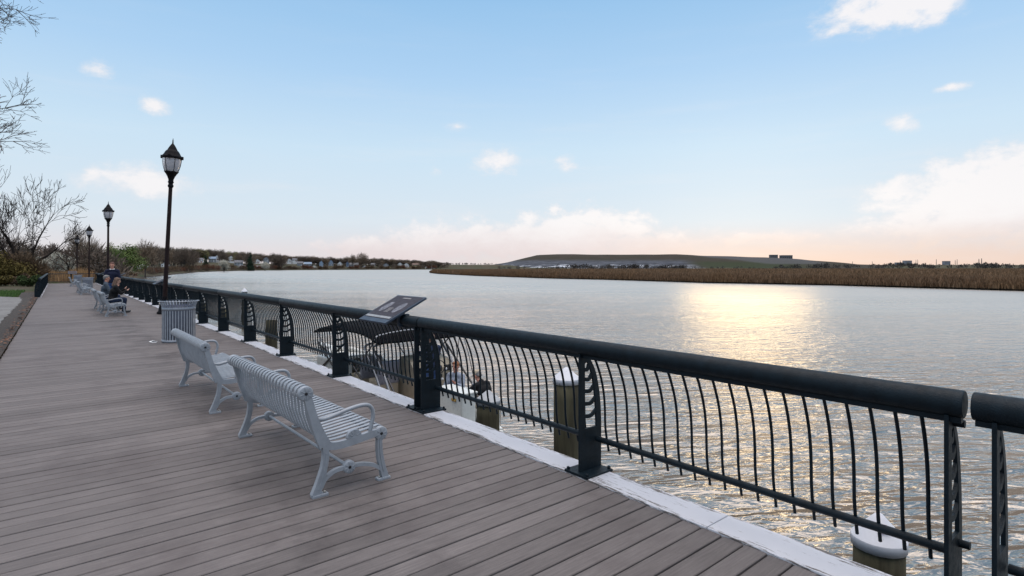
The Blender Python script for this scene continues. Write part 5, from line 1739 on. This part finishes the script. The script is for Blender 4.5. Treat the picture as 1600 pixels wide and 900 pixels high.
# ------------------------------------------------------------------ people
def remesh(name, mb, voxel, m, parent=None, sm=3):
    me = mb.mesh('tmp')
    o = bpy.data.objects.new('tmp', me); COL.objects.link(o)
    md = o.modifiers.new('r', 'REMESH'); md.mode = 'VOXEL'; md.voxel_size = voxel; md.use_smooth_shade = True
    ms = o.modifiers.new('s', 'SMOOTH'); ms.factor = .5; ms.iterations = sm
    dg = C.evaluated_depsgraph_get(); dg.update()
    out = bpy.data.meshes.new_from_object(o.evaluated_get(dg))
    bpy.data.objects.remove(o)
    out.name = name; out.materials.clear()
    out.polygons.foreach_set('use_smooth', [True]*len(out.polygons))
    return link(name, out, m, parent)
def person(label, loc, rotz, cat='person', pose='sit', lean=6, seat=.44, arms=None, shirt=None, trousers=None, shoes=None, hair=None, hairlen='short', sleeves='long', shorts=False, legs=None, headturn=0, nod=0, collar=None, glasses=False, sc=1.0, cap=None, skinm=None):
    th = thing('person', loc, rotz, label, cat)
    th.scale = (sc, sc, sc)
    V = Vector
    if pose == 'stand': hip = V((0, 0, .93))
    else: hip = V((0, 0, seat+.09))
    l = R(lean)
    up = V((math.sin(l), 0, math.cos(l)))
    chest = hip+up*.34; sh = hip+up*.50; neck = hip+up*.56; 
    n_ = R(lean+nod)
    headc = neck+V((math.sin(n_)*.14+.015, 0, math.cos(n_)*.15))
    body, sh_m, tr_m = MB(), MB(), MB()
    body.capsule(hip+V((0, -.07, 0)), .115, hip+V((0, .07, 0)), .115)
    body.capsule(hip+up*.03, .125, chest, .125)
    body.capsule(chest+V((0, -.06, 0)), .115, chest+V((0, .06, 0)), .115)
    body.capsule(sh+V((0, -.14, -.02)), .062, sh+V((0, .14, -.02)), .062)
    body.capsule(sh, .065, headc+V((0, 0, -.06)), .054)
    Mh = Matrix.Rotation(R(headturn), 3, 'Z') @ Matrix.Rotation(n_*.7, 3, 'Y')
    def H(x, y, z): return headc+Mh @ V((x, y, z))
    body.ball(H(-.008, 0, .022), (.098, .076, .100), 16, 12, Mh)
    body.ball(H(.020, 0, -.045), (.066, .058, .072), 14, 10, Mh)
    body.capsule(H(.088, 0, .012), .009, H(.104, 0, -.020), .014)
    body.capsule(H(.070, -.016, -.062), .010, H(.070, .016, -.062), .010)
    body.capsule(H(.062, -.008, -.100), .018, H(.062, .008, -.100), .018)
    for s_ in (-1, 1): body.ball(H(-.008, s_*.078, -.005), (.022, .010, .032), 8, 6, Mh)
    sh_m.capsule(hip+V((0, -.075, 0)), .135, hip+V((0, .075, 0)), .135)
    sh_m.capsule(hip+up*.04, .142, chest, .142)
    sh_m.capsule(chest+V((0, -.075, 0)), .130, chest+V((0, .075, 0)), .130)
    sh_m.capsule(sh+V((0, -.15, -.02)), .078, sh+V((0, .15, -.02)), .078)
    sh_m.capsule(sh+up*-.02, .085, sh+up*.045, .072)
    tr_m.capsule(hip+V((0, -.08, -.01)), .133, hip+V((0, .08, -.01)), .133)
    hands = []
    for k, s_ in enumerate((1, -1)):
        S = sh+V((0, s_*.185, -.02))
        e, w_ = arms[k] if arms else (None, None)
        E = S+V(e) if e else S+V((.02, s_*.05, -.29)); Wp = E+V(w_) if w_ else E+V((.05, 0, -.25))
        body.capsule(S, .050, E, .040); body.capsule(E, .040, Wp, .028)
        if sleeves == 'long':
            sh_m.capsule(S, .066, E, .056); sh_m.capsule(E, .056, Wp-(Wp-E)*.06, .042)
        else:
            sh_m.capsule(S, .068, S+(E-S)*.62, .062)
        f = (Wp-E).normalized()
        side = V((0, 1, 0))-f*f.y
        side = side.normalized() if side.length > .2 else V((1, 0, 0))
        nrm_ = f.cross(side).normalized()
        body.capsule(Wp, .027, Wp+f*.045, .030)
        for j, q in enumerate((-.028, -.0095, .0095, .028)):
            a = Wp+f*.05+side*q; L_ = (.062, .074, .070, .056)[j]
            kn = a+f*L_*.5+nrm_*.006
            body.capsule(a, .0105, kn, .0100, 8); body.capsule(kn, .0100, kn+(f*.8+nrm_*.6).normalized()*L_*.5, .0085, 8)
        body.capsule(Wp+f*.012+side*(-.024*s_), .012, Wp+f*.05+side*(-.052*s_)+nrm_*.012, .010, 8)
        hp = hip+V((0, s_*.092, -.02))
        if legs: kn_, an_ = hp+V(legs[k][0]), hp+V(legs[k][0])+V(legs[k][1])
        elif pose == 'stand': kn_, an_ = hp+V((.01, s_*.01, -.44)), hp+V((-.01, s_*.03, -.84))
        else: kn_, an_ = hp+V((.42, s_*.05, .03)), hp+V((.46, s_*.06, -.40))
        body.capsule(hp, .085, kn_, .056); body.capsule(kn_, .056, an_, .038)
        ft = V((.16, s_*.03, -.035)) if (an_-kn_).z < -.2 else V((.12, 0, -.05))
        body.capsule(an_+V((-.02, 0, -.03)), .034, an_+ft, .028)
        tr_m.capsule(hp, .104, kn_, .074)
        if not shorts: tr_m.capsule(kn_, .074, an_-(an_-kn_)*.04, .056)
        sm_ = MB(); sm_.capsule(an_+V((-.045, 0, -.038)), .046, an_+ft+V((.02, 0, 0)), .038); sm_.capsule(an_+V((0, 0, .01)), .048, an_+V((0, 0, -.03)), .046)
        remesh('shoe', sm_, .012, shoes or M['black'], th)
    bo = remesh('body', body, .0095, skinm or M['skin'], th, 2)
    remesh('shirt', sh_m, .016, shirt, th, 4)
    remesh('trousers', tr_m, .016, trousers, th, 4)
    hm_ = MB()
    hm_.ball(H(-.022, 0, .040), (.100, .086, .096), 16, 12, Mh)
    hm_.ball(H(.045, 0, .092), (.045, .062, .028), 12, 8, Mh)
    if hairlen == 'long':
        for s_ in (-1, 1): hm_.capsule(H(-.03, s_*.068, .02), .034, H(-.035, s_*.082, -.17), .036)
        hm_.capsule(H(-.07, 0, 0), .055, H(-.085, 0, -.18), .06)
    else:
        hm_.capsule(H(-.075, -.04, -.02), .032, H(-.075, .04, -.02), .032)
    remesh('hair', hm_, .012, hair, th, 3)
    for s_ in (-1, 1):
        e_ = MB(); e_.ball(H(.083, s_*.031, .010), (.010, .014, .010) if not glasses else (.010, .026, .018), 8, 6, Mh); e_.build('eye' if not glasses else 'sunglass_lens', M['black'], th)
    mo = MB(); mo.ball(H(.078, 0, -.062), (.006, .024, .006), 8, 6, Mh); mo.build('mouth', M['lip'], th)
    if cap is not None:
        c_ = MB(); c_.ball(H(-.01, 0, .060), (.108, .092, .085), 16, 10, Mh); c_.ball(H(.11, 0, .050), (.075, .075, .012), 12, 6, Mh)
        remesh('cap', c_, .012, cap, th, 2)
    if collar is not None:
        c_ = MB(); c_.tube([(neck+V((math.cos(a)*.075+.01, math.sin(a)*.078, -.005+.012*math.cos(a)*-1))) for a in [2*PI*i/20 for i in range(21)]], .014, 6); c_.build('collar', collar, th)
    return th
M['lip'] = mat('lips', (.36, .14, .11), .5)
hb = mat('hair_auburn', (.10, .035, .02), .7, 0, .3, 60); hg = mat('hair_grey', (.16, .15, .145), .7, 0, .3, 60); hbr = mat('hair_brown', (.13, .075, .05), .7, 0, .3, 60); hred = mat('hair_ginger', (.26, .10, .04), .7, 0, .3, 60)
navy = cloth('navy_knit', (.012, .015, .035)); slate = cloth('slate_jacket', (.060, .075, .095)); blackc = cloth('black_coat', (.010, .010, .011)); jeans = cloth('denim', (.05, .095, .22)); dj = cloth('dark_denim', (.02, .03, .06)); khaki = cloth('khaki', (.42, .35, .26)); lgrey = cloth('grey_hoodie', (.28, .31, .37)); whit = cloth('white_cotton', (.75, .75, .75)); ljean = cloth('light_denim', (.18, .30, .50))
face2 = mat('skin_flushed', (.50, .23, .16), .5, 0, .1, 20)
# standing man near the second lamp post, facing the camera
person('standing man in a navy sweater with reddish hair, beside the bench pair', (ray(175.5, 23.6), 23.6, 0), R(-62), pose='stand', lean=2, shirt=navy, trousers=jeans, hair=hb, collar=whit, skinm=face2, arms=(((.03, .06, -.28), (.10, -.02, -.23)), ((.03, -.06, -.28), (.10, .02, -.23))), sc=1.06)
bb = Vector((-3.97, 6.87, 0))+BG
def seat_at(v, u=.27): 
    return Vector((bb.x-v*sR+u*cR, bb.y+v*cR+u*sR, 0))
person('seated man in a slate blue jacket with grey hair and glasses, on a bench', seat_at(-.15), ROT, lean=4, seat=.42, shirt=slate, trousers=dj, hair=hg, headturn=-8, glasses=True, skinm=face2, arms=(((.10, .07, -.26), (.22, -.04, -.03)), ((.10, -.07, -.26), (.22, .04, -.03))))
bb = Vector((-2.016, 4.61, 0))+BG
person('seated woman in a black coat with brown hair, in front of the seated man', seat_at(.50, .30), ROT, lean=10, seat=.42, shirt=blackc, trousers=dj, hair=hbr, hairlen='long', headturn=-5, nod=6, legs=(((.37, .04, .03), (.0, .01, -.42)), ((.37, -.04, .03), (-.04, .01, -.42))), arms=(((.16, .03, -.24), (.14, -.09, .16)), ((.16, -.03, -.24), (.17, .05, .10))), sc=.96)
# on the boat
person('woman with ginger hair and sunglasses in a grey hoodie, sitting at the boat stern', B(4.5, 8.45, WATER+.28), ROT+R(208), lean=2, seat=.40, shirt=lgrey, trousers=ljean, hair=hred, hairlen='short', glasses=True, skinm=face2, shoes=whit, arms=(((.12, .06, -.25), (.17, -.10, .12)), ((.10, -.06, -.26), (.20, .02, -.04))))
person('man in a black T-shirt, khaki shorts and pale cap leaning over at the boat stern', B(4.4, 7.0, WATER+.36), ROT+R(100), lean=24, seat=.36, shirt=blackc, trousers=khaki, shorts=True, sleeves='short', hair=hg, cap=khaki, skinm=face2, shoes=whit, nod=18, arms=(((.22, .04, -.17), (.20, -.03, -.14)), ((-.02, -.10, -.27), (.02, -.04, -.25))))
person('person in dark top and jeans at the boat console, half hidden by a post', B(4.0, 8.75, WATER+.56), ROT+R(75), pose='stand', lean=8, shirt=dj, trousers=jeans, hair=hbr, shoes=whit, legs=(((.14, .06, -.42), (-.02, .02, -.41)), ((-.02, -.02, -.43), (-.12, -.02, -.41))), arms=(((.20, .04, -.18), (.24, 0, .04)), ((.18, -.04, -.20), (.24, 0, .02))), sc=.98)
